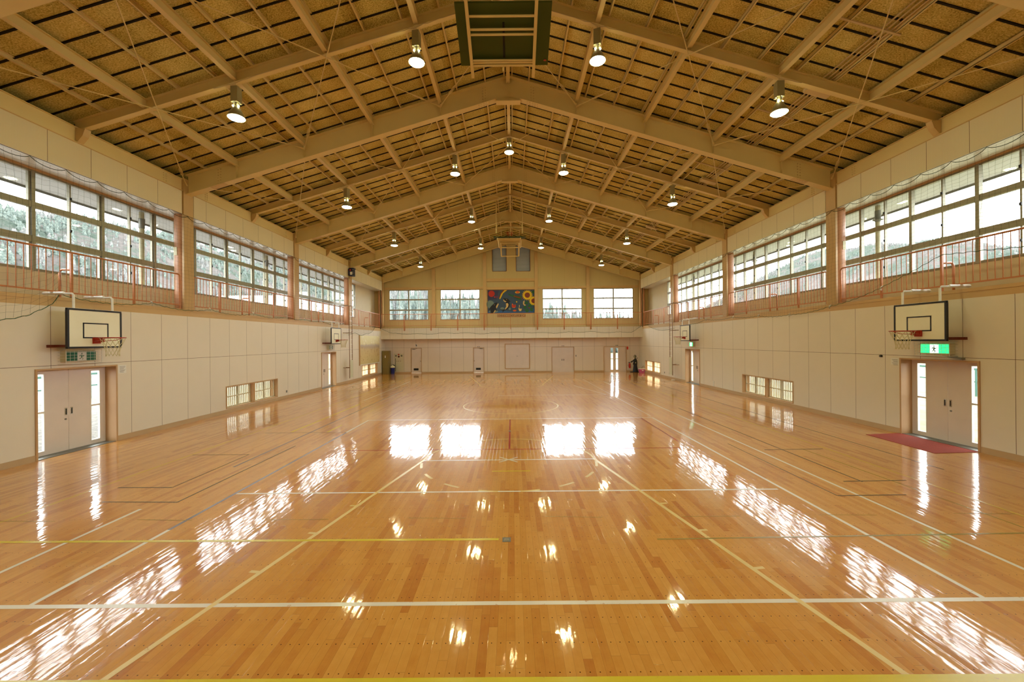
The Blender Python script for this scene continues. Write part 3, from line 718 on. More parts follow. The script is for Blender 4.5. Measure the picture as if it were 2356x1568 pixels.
# conduits on the roof slope
R = thing('cable_conduit', (7.5, 12, 8.4), 'bundle of four parallel tan conduits under the roof boards', 'conduit')
for i in range(4):
    x = 7.36 + .085 * i; z = 10.70 - KR * x
    MB().tube([(x, YB + .1, z), (x, 14.9, z), (x + .05, 15.15, z - .04), (x - .18, 15.6, z + .06)] if i > 3 else [(x, YB + .1, z), (x, YF - .1, z)], .017, 6).build('pipe', 'cable_beige', R)
for k, y in enumerate([1.3, 4.7, 7.9, 10.9, 14.2, 17.2, 20.4, 23.5, 26.7]):
    x0, x1 = 6.4 if k % 2 == 0 else 6.7, 7.7
    MB().slope(x0, x1, y - .02, y + .02, 10.64, 10.67).build('clamp_bar', 'cable_beige', R)
for y in (9.75, 15.2, 21.4): MB().slope(7.2, 7.75, y - .11, y + .11, 10.58, 10.66).build('junction_box', 'cable_beige', R)

# ---------------------------------------------------------------- gallery railings
def railing_side(s, y0, y1, posts, braces, k, free_near=True):
    X = s * (XW - .0); zt, zb = 4.565, 3.64
    R = thing('gallery_railing', (X + s * .03, (y0 + y1) / 2, 3.5), 'orange metal gallery railing, %s, bay %s' % (SIDE[s], k), 'railing', 'orange gallery railings')
    x = X + s * .035
    end = [(x, y1 - .06, zt), (x, y1 - .015, zt - .02), (x, y1, zt - .07), (x, y1, zb - .1)]
    MB().tube([(x, y0, zb - .1), (x, y0, zt - .07), (x, y0 + .015, zt - .02), (x, y0 + .06, zt)] + end, .022, 8).build('top_rail', 'rail_orange', R)
    MB().box(x - .015, x + .015, y0, y1, zb - .02, zb + .012).build('bottom_rail', 'rail_orange', R)
    for p in posts: MB().box(x - .02, x + .02, p - .022, p + .022, 3.47, zt).build('post', 'rail_orange', R)
    y = y0 + .13
    while y < y1 - .05:
        if all(abs(y - p) > .05 for p in posts): MB().cyl((x, y, zb), (x, y, zt), .0085, 6, caps=False).build('baluster', 'rail_orange', R)
        y += .1335
    for p in braces:
        MB().tube([(x, p, 4.17), (x + s * .2, p, 4.18), (x + s * .25, p, 4.16), (x + s * .27, p, 4.1), (x + s * .27, p, 3.5)], .025, 8).build('stay', 'rail_orange', R)
KB = ['nearest the camera', 'second from the camera', 'third from the camera', 'last before the gable']
BAYS = [(FR[0] + .2, FR[1] - .3), (FR[1] + .25, FR[2] - .25), (FR[2] + .25, FR[3] - .9), (FR[3] - .1, YG - .1)]
for s in (-1, 1):
    off = 0 if s < 0 else .13
    for k, (a, b) in enumerate(BAYS):
        if k < 2: ps = [p for p in ([7.7, 9.25, 10.78] if k == 0 else [13.95, 15.5, 17.08])]; ps = [p + off for p in ps]; br = [ps[1]]
        elif k == 2: ps = [20.3, 21.6, 22.9]; br = [21.6]
        else: ps = [26.6, 28.6]; br = [28.3]
        railing_side(s, a, b, ps, br, KB[k])
R = thing('gallery_railing', (0, YG, 3.5), 'long orange gallery railing across the gable wall below the mural', 'railing', 'orange gallery railings')
y = YG - .035
MB().tube([(-9.95, y, 4.565), (9.95, y, 4.565)], .022, 8).build('top_rail', 'rail_orange', R)
MB().box(-9.95, 9.95, y - .015, y + .015, 3.66, 3.69).build('bottom_rail', 'rail_orange', R)
for i in range(9):
    x = -8.19 + i * 2.03
    z0 = 3.3 if i not in (4,) else 3.35
    MB().box(x - .02, x + .02, y - .06, y - .02, z0, 4.36 if i not in (4,) else 4.56).build('post', 'rail_orange', R)
    if i not in (4,): MB().cyl((x + .05, y, 3.3), (x + .05, y, 4.56), .02, 6).cyl((x, y - .04, 4.36), (x + .02, y - .04, 4.44), .025, 8).build('stay', 'rail_orange', R)
mb = MB()
bars = [-9.9 + .117 * i for i in range(170)]
for x in bars[35:135]: MB().cyl((x, y, 3.68), (x, y, 4.56), .0085, 5, caps=False).build('baluster', 'rail_orange', R)
for x in bars[:35] + bars[135:]: mb.cyl((x, y, 3.68), (x, y, 4.56), .0085, 5, caps=False)
o = mb.build('balusters', 'rail_orange', R); o['kind'] = 'stuff'

# ---------------------------------------------------------------- wall basketball goals
def wall_goal(s, yc, label):
    X = s * 9.5; R = thing('basketball_goal', (s * XW, yc, 2.37), label, 'basketball goal')
    y0, y1, z0, z1 = yc - .6, yc + .6, 2.375, 3.245
    bd = MB().box(X - s * .0, X + s * .03, y0, y1, z0, z1).build('backboard', 'board_white', R)
    mb = MB(); w = .035; a, b = X - s * .008, X + s * .04
    mb.box(a, b, y0 - .005, y0 + w, z0 + w, z1 - w).box(a, b, y1 - w, y1 + .005, z0 + w, z1 - w).box(a, b, y0, y1, z0 - .005, z0 + w).box(a, b, y0, y1, z1 - w, z1 + .005)
    mb.build('border', 'black_paint', bd)
    mb = MB(); u0, u1, v0, v1 = yc - .285, yc + .285, 2.595, 2.945; w = .028; a, b = X - s * .004, X
    mb.box(a, b, u0, u0 + w, v0, v1).box(a, b, u1 - w, u1, v0, v1).box(a, b, u0, u1, v0, v0 + w).box(a, b, u0, u1, v1 - w, v1)
    mb.build('target_square', 'black_paint', bd)
    zr = 2.605; cx = X - s * .385
    ring = [(cx + .225 * math.cos(2 * PI * i / 32), yc + .225 * math.sin(2 * PI * i / 32), zr) for i in range(32)]
    rm = MB().tube(ring, .010, 8, True).tube([(X - s * .02, yc - .07, zr - .08), (cx + s * .10, yc - .16, zr - .06), (cx, yc - .225, zr - .005)], .007, 6).tube([(X - s * .02, yc + .07, zr - .08), (cx + s * .10, yc + .16, zr - .06), (cx, yc + .225, zr - .005)], .007, 6).build('rim', 'rim_red', R)
    MB().box(X - s * .15, X, yc - .065, yc + .065, zr - .02, zr + .005).box(X - s * .03, X, yc - .08, yc + .08, zr - .13, zr + .01).box(X - s * .13, X, yc - .06, yc - .05, zr - .1, zr).box(X - s * .13, X, yc + .05, yc + .06, zr - .1, zr).build('rim_bracket', 'rim_red', R)
    mb = MB(); N = 12; lv = [(.225, 0), (.19, -.09), (.155, -.18), (.125, -.27), (.115, -.35), (.12, -.42)]
    for i in range(N):
        for d in (-1, 1):
            P = []
            for k, (r, z) in enumerate(lv):
                q = 2 * PI * (i + d * .5 * k) / N + .03 * math.sin(5 * i + k); P.append((cx + r * math.cos(q), yc + r * math.sin(q), zr + z + (.012 * math.sin(i * 3.1) if k == 5 else 0)))
            mb.tube(P, .0042, 4)
    mb.build('net', 'net_cord_cream', R)
    for q in (-.42, .42):
        MB().box(X + s * .03, s * XW, yc + q - .02, yc + q + .02, 2.40, 2.45).build('lower_arm', 'brown_red', R)
        y = yc + q * 1.02
        ar = MB().tube([(X + s * .045, y, 2.5), (X + s * .045, y, 3.54), (X + s * .075, y, 3.575), (s * (XW + .22), y, 3.585)], .022, 8).build('upper_arm', 'white_paint', R)
        MB().tube([(s * (XW - .25), y, 3.585), (s * (XW + .2), y, 3.585)], .034, 8).build('padding', 'white_paint', ar)
    MB().box(s * (XW - .05), s * XW, yc - .56, yc + .56, 2.395, 2.455).build('wall_bar', 'brown_red', R)
    MB().box(X + s * .03, X + s * .06, yc - .56, yc + .56, 2.46, 2.50).box(X + s * .03, X + s * .06, yc - .56, yc + .56, 3.1, 3.14).build('back_frame', 'white_paint', R)
wall_goal(-1, 9.27, 'white backboard with black border above the unlit exit sign')
wall_goal(1, 9.39, 'white backboard with black border above the lit exit sign and red mat')
wall_goal(-1, 21.93, 'distant white backboard on the wall with the landscape painting')
wall_goal(1, 22.12, 'distant white backboard near the ladder on the red-mat wall')

# running figure of the exit signs, in sign units (width 1 = height of the sign)
MAN = [[(.42, .80), (.50, .88), (.58, .80), (.50, .72)],
       [(.30, .66), (.52, .70), (.60, .60), (.52, .40), (.40, .40), (.44, .56), (.36, .58), (.28, .48), (.22, .52)],
       [(.52, .62), (.64, .56), (.74, .62), (.78, .57), (.66, .46), (.54, .52)],
       [(.40, .42), (.52, .42), (.66, .30), (.60, .10), (.53, .11), (.56, .28), (.44, .34)],
       [(.40, .42), (.48, .40), (.38, .22), (.20, .20), (.20, .26), (.34, .28)]]
def exit_sign(s, yc, lit, label, w=.62, cage=True, small=False):
    X = s * (XW - .13); h = .21; z0 = 2.085
    R = thing('exit_sign', (s * XW, yc, z0 - .04), label, 'exit sign')
    y0, y1 = yc - w / 2, yc + w / 2
    MB().box(X, s * XW, y0 - .015, y1 + .015, z0 - .015, z0 + h + .015).build('housing', 'hydrant_cream', R)
    f = MB().box(X - s * .006, X, y0, y1, z0, z0 + h).build('sign_face', 'exit_green_glow' if lit else 'sign_green', R)
    cw = h * .9; c0 = yc - cw / 2
    MB().box(X - s * .008, X - s * .006, c0, c0 + cw, z0 + .006, z0 + h - .006).build('doorway_symbol', 'exit_white_glow' if lit else 'white_paint', f)
    mb = MB()
    for p in MAN:
        q = [(c0 + cw * (a if s < 0 else 1 - a), z0 + h * b * .98) for a, b in p]; 
        mb.flat(q, 'X', X - s * .010, s * .002)
    mb.build('running_figure', 'sign_green', f)
    if cage:
        mb = MB(); C = X - s * .05; a, b = yc - w / 2 - .06, yc + w / 2 + .10; u, v = z0 - .06, z0 + h + .05
        for z in (u, v): mb.tube([(s * XW, a, z), (C, a, z), (C, b, z), (s * XW, b, z)], .008, 5)
        for i in range(10):
            y = a + (b - a) * i / 9; mb.tube([(C, y, u), (C, y, v)], .0035 if 0 < i < 9 else .007, 4)
        for i in range(1, 5): mb.tube([(s * XW, a, u + (v - u) * i / 5), (C, a, u + (v - u) * i / 5), (C, b, u + (v - u) * i / 5), (s * XW, b, u + (v - u) * i / 5)], .003, 4)
        mb.build('guard_cage', 'white_paint', R)
    return R
exit_sign(-1, 9.30, False, 'unlit dark green running-man exit sign in a white wire cage')
exit_sign(1, 9.40, True, 'brightly lit wide green exit sign in a wire cage above the red mat')
exit_sign(-1, 22.1, False, 'small dark exit sign with cage under the far backboard, painting-wall side', w=.45)
exit_sign(1, 22.2, True, 'small lit green exit sign above the far side door by the wall ladder', w=.40, cage=False)

# ---------------------------------------------------------------- folded goals hung from the roof
def roof_goal(y0, sgn, label, zb=8.215, rise=.455):
    """y0 board edge nearest the end wall; board rises by sgn"""
    R = thing('folding_basketball_goal', (-.04, y0, 8.2), label, 'basketball goal')
    def P(x, t, dz=0.0): return (x, y0 - sgn * 1.02 * t, zb + rise * t + dz)          # t 0..1 along board
    xa, xb = -.95, .855
    bd = MB().hexa([P(xa, 0, .0), P(xb, 0, .0), P(xb, 1, .0), P(xa, 1, .0), P(xa, 0, .035), P(xb, 0, .035), P(xb, 1, .035), P(xa, 1, .035)]).build('backboard', 'olive_board', R)
    MB().hexa([P(-.07, .15, -.012), (-.03, P(0, .15)[1], P(0, .15)[2] - .012), (-.03, P(0, .72)[1], P(0, .72)[2] - .012), P(-.07, .72, -.012), P(-.07, .15, .0), P(-.03, .15, .0), P(-.03, .72, .0), P(-.07, .72, .0)]).build('centre_strip', 'grille_dark', bd)
    q = P(.79, .09, -.004); MB().lathe([(.03, -.004), (.03, 0)], q, 14).build('badge', 'rim_red', bd)
    for x in (-.72, .56):
        fr = MB()
        a, b = Vector(P(x, -.12, -.10)), Vector(P(x, 1.6, -.14)); d = .03
        fr.hexa([(a.x - d, a.y, a.z - d), (a.x + d, a.y, a.z - d), (b.x + d, b.y, b.z - d), (b.x - d, b.y, b.z - d), (a.x - d, a.y, a.z + d), (a.x + d, a.y, a.z + d), (b.x + d, b.y, b.z + d), (b.x - d, b.y, b.z + d)])
        fr.build('side_rail', 'steel_cream', R)
    for t, r in ((.88, .022), (.68, .022), (.60, .022), (.17, .02), (.13, .02), (.08, .024)):
        MB().cyl(P(-.72, t, -.09), P(.56, t, -.09), r, 8).build('cross_bar', 'steel_cream', R)
    MB().box(-.09, -.05, P(0, .03)[1] - .02, P(0, .03)[1] + .02, P(0, .03)[2] - .16, P(0, .03)[2] - .08).build('hook', 'steel_cream', R)
    # rim folded up behind the board
    c = P(-.04, .3, .25); ring = [(c[0] + .225 * math.cos(2 * PI * i / 24), c[1] + .225 * math.sin(2 * PI * i / 24), c[2] - .02) for i in range(24)]
    MB().tube(ring, .01, 6, True).tube([P(-.12, .3, .03), (c[0] - .1, c[1] - .2, c[2] - .02)], .02, 6).tube([P(.04, .3, .03), (c[0] + .1, c[1] - .2, c[2] - .02)], .02, 6).build('rim', 'rim_red', R)
    # hanging mast and struts
    ym = y0 - sgn * .55
    for x in (-.80, .68):
        MB().tube([(x, ym, 8.62), (x, ym, 10.42)], .03, 8).build('mast', 'steel_cream', R)
    MB().tube([(-.80, ym, 8.95), (.68, ym, 8.95)], .026, 8).tube([(-.80, ym, 8.95), (-.06, ym, 10.4), (.68, ym, 8.95)], .016, 6).build('mast_brace', 'steel_cream', R)
    if sgn < 0:
        for w, ya, za, yb, zb in ((.63, y0 + .2, 8.16, y0 + 1.2, 7.95), (.52, y0 + .7, 8.1, y0 + 1.7, 7.55)):
            for q in (-1, 1): MB().box(0, 0, 0, 0, 0, 0) if 0 else MB().tube([(-.04 + q * w, ya, za), (-.04 + q * w, yb, zb)], .035, 6).build('link_arm', 'steel_cream', R)
            MB().tube([(-.04 - w, yb, zb), (-.04 + w, yb, zb)], .035, 6).tube([(-.04 - w, ya, za), (-.04 + w, ya, za)], .03, 6).build('cross_bar', 'steel_cream', R)
    return R
roof_goal(8.45, 1, 'large folded goal hanging under the ridge overhead, its dark olive board seen from below')
roof_goal(22.55, -1, 'folded goal seen edge-on under the ridge, in front of the louvred gable vents', 8.27, .14)

# ---------------------------------------------------------------- protective nets
def rope(P, r, mat, name, label, cat='rope', group=None):
    return tag(MB().tube(P, r, 5).build(name, mat), label, cat, group)
def side_net(s, label):
    """cord net hung along the window wall, bottom rope caught up on hooks"""
    hooks = ([(7.0, 2.9), (8.3, 3.06), (8.75, 3.33), (8.89, 3.57), (11.2, 3.59), (13.37, 3.58), (15.6, 3.6), (17.9, 3.62), (19.43, 3.59), (21.06, 3.6), (23.9, 3.55)] if s < 0 else
             [(7.0, 4.2), (8.36, 4.25), (9.28, 4.34), (9.99, 4.06), (10.8, 3.79), (12.56, 3.44), (14.4, 3.3), (16.2, 3.38), (18.06, 3.44), (20.6, 3.47), (22.3, 3.3), (23.9, 3.3)])
    R = thing('protective_net', (s * 9.93, 15.5, 3.0), label, 'net')
    top = 6.36
    def low(y):
        for (a, p), (b, q) in zip(hooks[:-1], hooks[1:]):
            if a <= y <= b:
                u = (y - a) / (b - a); sag = (.06 if s > 0 else .10) * (b - a) * .5 * 4 * u * (1 - u) * (1 if b - a > 1 else 0)
                return p + (q - p) * u - sag
        return hooks[-1][1]
    def wob(y, z): return .035 * math.sin(y * 3.1 + z * 1.7) + .02 * math.sin(y * 7.7 - z * 3)
    def px(y, z): 
        for f in FR:
            pass
        return s * (9.93 + .02 * math.sin(y * 2.3 + z)) 
    y0, y1 = 6.4, 23.9; mb = MB(); r = .0014
    ny = int((y1 - y0) / .132)
    for i in range(ny + 1):
        y = y0 + .132 * i; b = low(y); n = 16
        mb.tube([(px(y, top - (top - b) * j / n), y + wob(y, top - (top - b) * j / n), top - (top - b) * j / n) for j in range(n + 1)], r, 3)
    for j in range(0, 27):
        u = j / 26; P = []
        for i in range(0, ny + 1):
            y = y0 + .132 * i; b = low(y); z = top - (top - b) * u; P.append((px(y, z), y, z + .012 * math.sin(y * 9 + j) - .01 * (i % 2)))
        mb.tube(P, r, 3)
    mb.build('netting', 'net_dark', R)
    P = [(px(y0, 3), y0 + (y1 - y0) * i / 260, low(y0 + (y1 - y0) * i / 260) + .012 * math.sin(i * 1.7)) for i in range(261)]
    MB().tube(P, .0065, 5).build('bottom_rope', 'green_cord', R)
    # cable with the looped head rope
    MB().tube([(s * 9.95, YB + .1, 6.40), (s * 9.95, YF - 1, 6.40)], .005, 5).build('top_cable', 'grille_dark', R)
    P = []; i = 0
    y = 5.0
    while y < 24.6:
        for k in range(8):
            u = k / 8; P.append((s * 9.95, y + u * .68, 6.39 - .10 * (4 * u * (1 - u)) ** .8))
        y += .68
    MB().tube(P, .007, 5).build('head_rope', 'net_dark', R)
    for (y, z) in hooks[4:10]:
        MB().tube([(s * 9.97, y, z + .05), (s * 9.93, y, z + .03), (s * 9.92, y + .02, z - .04), (s * 9.95, y + .03, z - .06)], .016, 5).build('hook', 'white_paint', R)
side_net(-1, 'dark green cord net hung in front of the gallery on the landscape-painting wall')
side_net(1, 'dark green cord net on the red-mat wall gallery, gathered up near the camera')
# far net over the gallery front
R = thing('protective_net', (0, 30.8, 3.1), 'fine green net with wavy bottom rope draped over the gable gallery front', 'net')
mb = MB()
def lowf(x):
    a = abs(x); z = 3.08 + .03 * math.sin(x * 3.3) + .03 * math.sin(x * 1.3 + 1)
    return z + max(0, a - 9.2) * .55
for i in range(152):
    x = -9.85 + .13 * i; mb.tube([(x, YG - .07, 3.62 - (3.62 - lowf(x)) * j / 3) for j in range(4)], .0022, 3)
for j in range(6): mb.tube([(-9.85 + .26 * i, YG - .07, 3.62 - (3.62 - lowf(-9.85 + .26 * i)) * j / 5) for i in range(77)], .0022, 3)
mb.build('netting', 'net_dark', R)
MB().tube([(-9.9 + .11 * i, YG - .075, lowf(-9.9 + .11 * i) + .008 * math.sin(i * 2.1)) for i in range(181)], .010, 5).build('bottom_rope', 'green_cord', R)
for s in (-1, 1):
    a = SIDE[s]
    P = [(s * (9.93 + .01 * math.sin(i)), YG - .2 + .02 * math.sin(i * 2.2), 6.4 - 2.95 * i / 20) for i in range(21)]
    rope(P, .03, 'net_dark', 'bundled_net', 'net bundled into a dark green vertical cord in the gable corner, ' + a, 'net')
    # net patch by the ladder
    R = thing('protective_net', (s * 9.93, 27.5, 3.0), 'loose green net sagging below the gallery beside the wall ladder, ' + a, 'net')
    mb = MB(); Q = []
    for i in range(40):
        y = 24.6 + (29.4 if s < 0 else 30.6 - 0) * 0 + 4.9 * i / 39; lo = 2.98 + (.07 * math.sin(y * 3)) + max(0, y - 28.0) * .38
        if s > 0: lo = 3.5 - .42 * (1 - ((i - 14) / 25) ** 2 if i > 14 else 1 - ((14 - i) / 14) ** 2 * .2)
        lo = min(lo, 3.6); Q.append((s * 9.94, y, lo))
        mb.tube([(s * 9.94, y, 3.66), (s * 9.94, y + .03, (3.66 + lo) / 2), (s * 9.94, y, lo)], .002, 3)
    for j in range(5): mb.tube([(x, y, 3.66 - (3.66 - z) * j / 5) for x, y, z in Q], .002, 3)
    mb.build('netting', 'net_dark', R); MB().tube(Q, .009, 5).build('bottom_rope', 'green_cord', R)

# ---------------------------------------------------------------- wall ladders
for s in (-1, 1):
    X = s * 9.62; ya, yb = (23.98, 24.38) if s < 0 else (24.15, 24.55)
    R = thing('wall_ladder', (s * XW, (ya + yb) / 2, .3), 'tall narrow ladder to the gallery with a pale lower guard, ' + SIDE[s], 'ladder')
    for y in (ya, yb):
        z0 = .32 if y == (ya if s < 0 else ya) else 1.38
        MB().tube([(X, y, z0), (X, y, 4.6), (X + s * .05, y, 4.66), (s * (XW + .1), y, 4.66), (s * (XW + .16), y, 4.6), (s * (XW + .16), y, 3.5)], .021, 8).build('side_rail', 'ladder_brown', R)
    z = 1.5
    while z < 4.5: MB().cyl((X, ya, z), (X, yb, z), .011, 6).build('rung', 'white_paint', R); z += .28
    MB().box(X - s * .03, X - s * .015, ya + .03, yb + .04, .36, 1.40).build('guard_panel', 'pale_green', R)
    for z in (.95, 3.02):
        MB().box(X, s * XW, ya - .015, ya + .015, z - .015, z + .015).box(X, s * XW, yb - .015, yb + .015, z - .015, z + .015).box(X - .012, X + .012, ya, yb, z - .015, z + .015).build('wall_bracket', 'ladder_brown', R)

# ---------------------------------------------------------------- wall pictures and boards
t = NT('landscape_painting'); y, z = t.ax('Y'), t.ax('Z')
n1 = t.noise(1.4, detail=6, rough=.65); n2 = t.noise(3.5, detail=6, rough=.7)
h = t.mt('ADD', t.mt('DIVIDE', t.mt('SUBTRACT', z, .98), 1.92), t.mt('MULTIPLY', t.mt('SUBTRACT', n1, .5), .22))
c = t.ramp(h, [(0, lin((206, 190, 132))), (.30, lin((206, 184, 130))), (.50, lin((200, 178, 130))), (.60, lin((178, 160, 140))), (.66, lin((184, 172, 158))), (.72, lin((220, 210, 164))), (1, lin((228, 220, 178)))])
cl_ = t.mt('MULTIPLY', t.mt('GREATER_THAN', n2, .56), t.mt('GREATER_THAN', h, .74))
br = t.mt('MULTIPLY', t.mt('GREATER_THAN', n2, .58), t.mt('LESS_THAN', h, .58))
c = t.mix(t.mt('MULTIPLY', cl_, .7), c, lin((240, 236, 222))); c = t.mix(t.mt('MULTIPLY', br, .5), c, lin((164, 112, 66)))
t.base(c, .6); MATS['landscape_painting'] = t.m
R = thing('landscape_painting', (-XW, 28.4, .96), 'very large faded beige landscape painting mounted on the wall above the far low window', 'painting')
MB().box(-9.965, -9.95, 26.52, 30.36, .98, 2.9).build('canvas', 'landscape_painting', R)
MB().box(-9.999, -9.94, 26.46, 26.53, .93, 2.93).build('batten', 'frame_brown', R)
MB().box(-9.999, -9.93, 26.5, 30.4, .93, .985).build('bottom_rail', 'white_paint', R)

# mural: flat shapes painted by children (sea, sun, whales, sunflowers)
mc = dict(mural_blue=(56, 76, 96), mural_indigo=(52, 54, 86), mural_sea=(44, 90, 140), mural_red=(176, 36, 22), mural_black=(24, 26, 34), mural_cream=(214, 178, 108), mural_yellow=(222, 182, 22), mural_brown=(122, 48, 26), mural_green=(34, 92, 46), mural_orange=(210, 92, 36), mural_grey=(110, 128, 118), mural_purple=(96, 50, 84))
for k, v in mc.items(): paint(k, v, .6, 0, .12, 8)
mats = list(mc); MX = {k: i for i, k in enumerate(mats)}
R = thing('mural', (-.02, YF, 4.66), "children's painted mural of whales, red sun and sunflowers on blue sea", 'mural')
mb = MB(); U0, V0, UW, VH = -1.85, 4.66, 3.655, 1.79; ly = [0.0]
def shp(pts, m, d=0.0):
    mb.cur = MX[m]; ly[0] += .0006
    mb.flat([(U0 + UW * u, V0 + VH * (1 - v)) for u, v in pts], 'Y', YF - .03 - ly[0], .0005)
def blob(u, v, r, m, n=20, ry=None, rot=0.0): 
    ry = ry or r
    shp([(u + (r * math.cos(2 * PI * i / n) * math.cos(rot) - ry * math.sin(2 * PI * i / n) * math.sin(rot)) / 2.04, v + r * math.cos(2 * PI * i / n) * math.sin(rot) + ry * math.sin(2 * PI * i / n) * math.cos(rot)) for i in range(n)], m)
shp([(0, 0), (1, 0), (1, 1), (0, 1)], 'mural_blue'); shp([(0, 0), (.24, 0), (.2, .4), (0, .42)], 'mural_indigo'); shp([(0, .93), (.3, .9), (.6, .95), (1, .9), (1, 1), (0, 1)], 'mural_sea')
blob(.055, .62, .17, 'mural_grey'); blob(.12, .93, .2, 'mural_grey', ry=.06)
blob(.082, .155, .14, 'mural_red'); blob(.2, .3, .06, 'mural_purple'); blob(.15, .3, .03, 'mural_red')
shp([(.33, 0), (.36, 0), (.29, .16), (.25, .36), (.235, .36), (.27, .15)], 'mural_brown'); shp([(.36, 0), (.42, 0), (.33, .14), (.265, .40), (.25, .37), (.29, .16)], 'mural_yellow')
# whale in the left lower corner
shp([(.015, .86), (.06, .72), (.12, .60), (.17, .55), (.205, .53), (.20, .60), (.18, .68), (.17, .78), (.19, .86), (.18, .92), (.155, .86), (.13, 1), (.06, 1), (.05, .82), (.02, .9)], 'mural_black')
shp([(.175, .74), (.19, .66), (.22, .58), (.235, .60), (.21, .72), (.19, .80)], 'mural_cream'); shp([(.155, .86), (.17, .9), (.13, 1), (.115, 1)], 'mural_cream'); blob(.14, .64, .012, 'mural_cream', 8)
# leaping whale
shp([(.33, .33), (.38, .37), (.43, .37), (.46, .44), (.49, .50), (.46, .52), (.475, .65), (.455, .76), (.42, .84), (.36, .89), (.31, .98), (.32, .90), (.28, .86), (.27, .82), (.33, .86), (.40, .80), (.44, .68), (.43, .58), (.38, .56), (.38, .50)], 'mural_black')
shp([(.33, .40), (.36, .46), (.40, .50), (.38, .53), (.34, .48)], 'mural_cream'); shp([(.39, .58), (.43, .57), (.445, .64), (.43, .74), (.38, .84), (.36, .85), (.395, .72)], 'mural_cream'); blob(.405, .41, .014, 'mural_cream', 8)
blob(.31, .80, .09, 'mural_grey', ry=.05); blob(.47, .82, .05, 'mural_grey')
# rocket-like telescope, planet, boats, swan
shp([(.44, .14), (.50, .20), (.66, .25), (.74, .30), (.73, .44), (.66, .42), (.55, .30), (.45, .22)], 'mural_green'); shp([(.56, .24), (.70, .31), (.69, .37), (.56, .29)], 'mural_brown')
blob(.74, .37, .05, 'mural_purple'); blob(.64, .10, .11, 'mural_yellow', ry=.05); blob(.64, .09, .07, 'mural_orange', ry=.055)
shp([(.51, .66), (.60, .64), (.60, .74), (.57, .79), (.52, .76)], 'mural_orange'); shp([(.51, .67), (.60, .66), (.595, .73), (.52, .73)], 'mural_red'); shp([(.52, .58), (.55, .64), (.515, .66)], 'mural_orange')
blob(.575, .90, .08, 'mural_orange', ry=.04); blob(.62, .52, .03, 'mural_yellow'); shp([(.655, .78), (.69, .82), (.73, .82), (.715, .92), (.68, .93), (.66, .86)], 'mural_cream'); shp([(.67, .66), (.685, .66), (.68, .76), (.67, .80)], 'mural_cream')
shp([(.76, .50), (.79, .46), (.78, .62), (.82, .66), (.79, .70), (.755, .62)], 'mural_cream')
for u, v, r in ((.83, .57, .07), (.92, .66, .08), (.80, .76, .07), (.94, .86, .08), (.84, .90, .08), (.97, .1, .06), (.88, .72, .05)): blob(u, v, r, 'mural_green')
blob(.985, .86, .05, 'mural_sea'); blob(.89, .78, .03, 'mural_brown')
def sunf(u, v, R_, n=18, clip=True):
    P = []
    for i in range(n * 2):
        q = 2 * PI * i / (n * 2); rr = R_ if i % 2 == 0 else R_ * .72; P.append((min(.999, u + rr * math.cos(q) / 2.04), max(0.004, v + rr * math.sin(q))))
    shp(P, 'mural_yellow')
    shp([(min(.999, u + R_ * .48 * math.cos(2 * PI * i / 20) / 2.04), v + R_ * .48 * math.sin(2 * PI * i / 20)) for i in range(20)], 'mural_brown')
sunf(.85, .23, .245); sunf(.985, .48, .22)
mb.cur = 0
mb.build('painted_panel', mats, R)
MB().box(-1.87, 1.825, YF - .029, YF - .001, 4.64, 6.47).build('backing', 'wood_sign', R)
# plaque row under the mural
R = thing('wooden_plaque', (-.01, YF, 4.34), 'long brown plaque of thirteen wooden letter tiles mounted under the mural', 'sign')
MB().box(-1.12, 1.1, YF - .02, YF, 4.34, 4.56).build('board', 'wood_sign', R)
rg = random.Random(3)
for i in range(13):
    x = -1.03 + i * .17
    tl = MB().box(x - .07, x + .07, YF - .03, YF - .02, 4.37, 4.53).build('letter_tile', 'ledge_orange', R)
    mb = MB(); a, b = YF - .033, YF - .03
    for k in range(rg.choice((3, 4, 4))):
        if rg.random() < .5: zz = 4.385 + .04 * k; mb.box(x - .045, x + .045, a, b, zz, zz + .016)
        else: xx = x - .04 + .027 * k; mb.box(xx, xx + .015, a, b, 4.385, 4.515)
    mb.build('character', 'grille_dark', tl)

# ---------------------------------------------------------------- things by the end wall
R = thing('steel_locker', (-9.62, 31.15, 0), 'tall olive steel locker with a white notice in the gable corner', 'locker')
MB().box(-9.93, -9.42, 30.95, 31.4, 0, 1.78).build('body', 'locker_olive', R)
d = MB().box(-9.92, -9.43, 30.93, 30.95, .04, 1.75).build('door', 'locker_olive', R)
MB().box(-9.73, -9.66, 30.925, 30.93, 1.25, 1.42).build('notice', 'paper', d)
MB().box(-9.47, -9.45, 30.91, 30.93, .85, .98).build('handle', 'grey_metal', d)
R = thing('rubbish_bin', (-9.38, 31.2, 0), 'dark blue bin lined with a cream bag, standing next to the olive locker', 'bin')
MB().lathe([(.14, 0), (.17, .5), (.175, .52), (.165, .52)], (-9.2, 31.15, 0), 20).build('body', 'bin_blue', R)
MB().lathe([(.16, .47), (.19, .50), (.185, .56), (.12, .62), (.03, .68)], (-9.2, 31.15, 0), 14).build('liner_bag', 'bag_cream', R)
MB().lathe([(.17, .52), (.17, .60), (.12, .68), (.05, .71)], (-9.2, 31.24, 0), 14).build('lid', 'grille_dark', R)
R = thing('fire_hydrant_cabinet', (-8.87, YF, .13), 'recessed cream hydrant cabinet with red alarm lamp and two round speakers', 'fire cabinet')
MB().box(-9.26, -8.5, YF - .02, YF, 1.21, 1.54).build('alarm_panel', 'hydrant_cream', R)
d = MB().box(-9.18, -8.5, YF - .016, YF, .14, 1.19).build('door', 'hydrant_cream', R)
MB().box(-9.165, -9.12, YF - .03, YF - .016, .16, 1.18).build('handle', 'grey_metal', d)
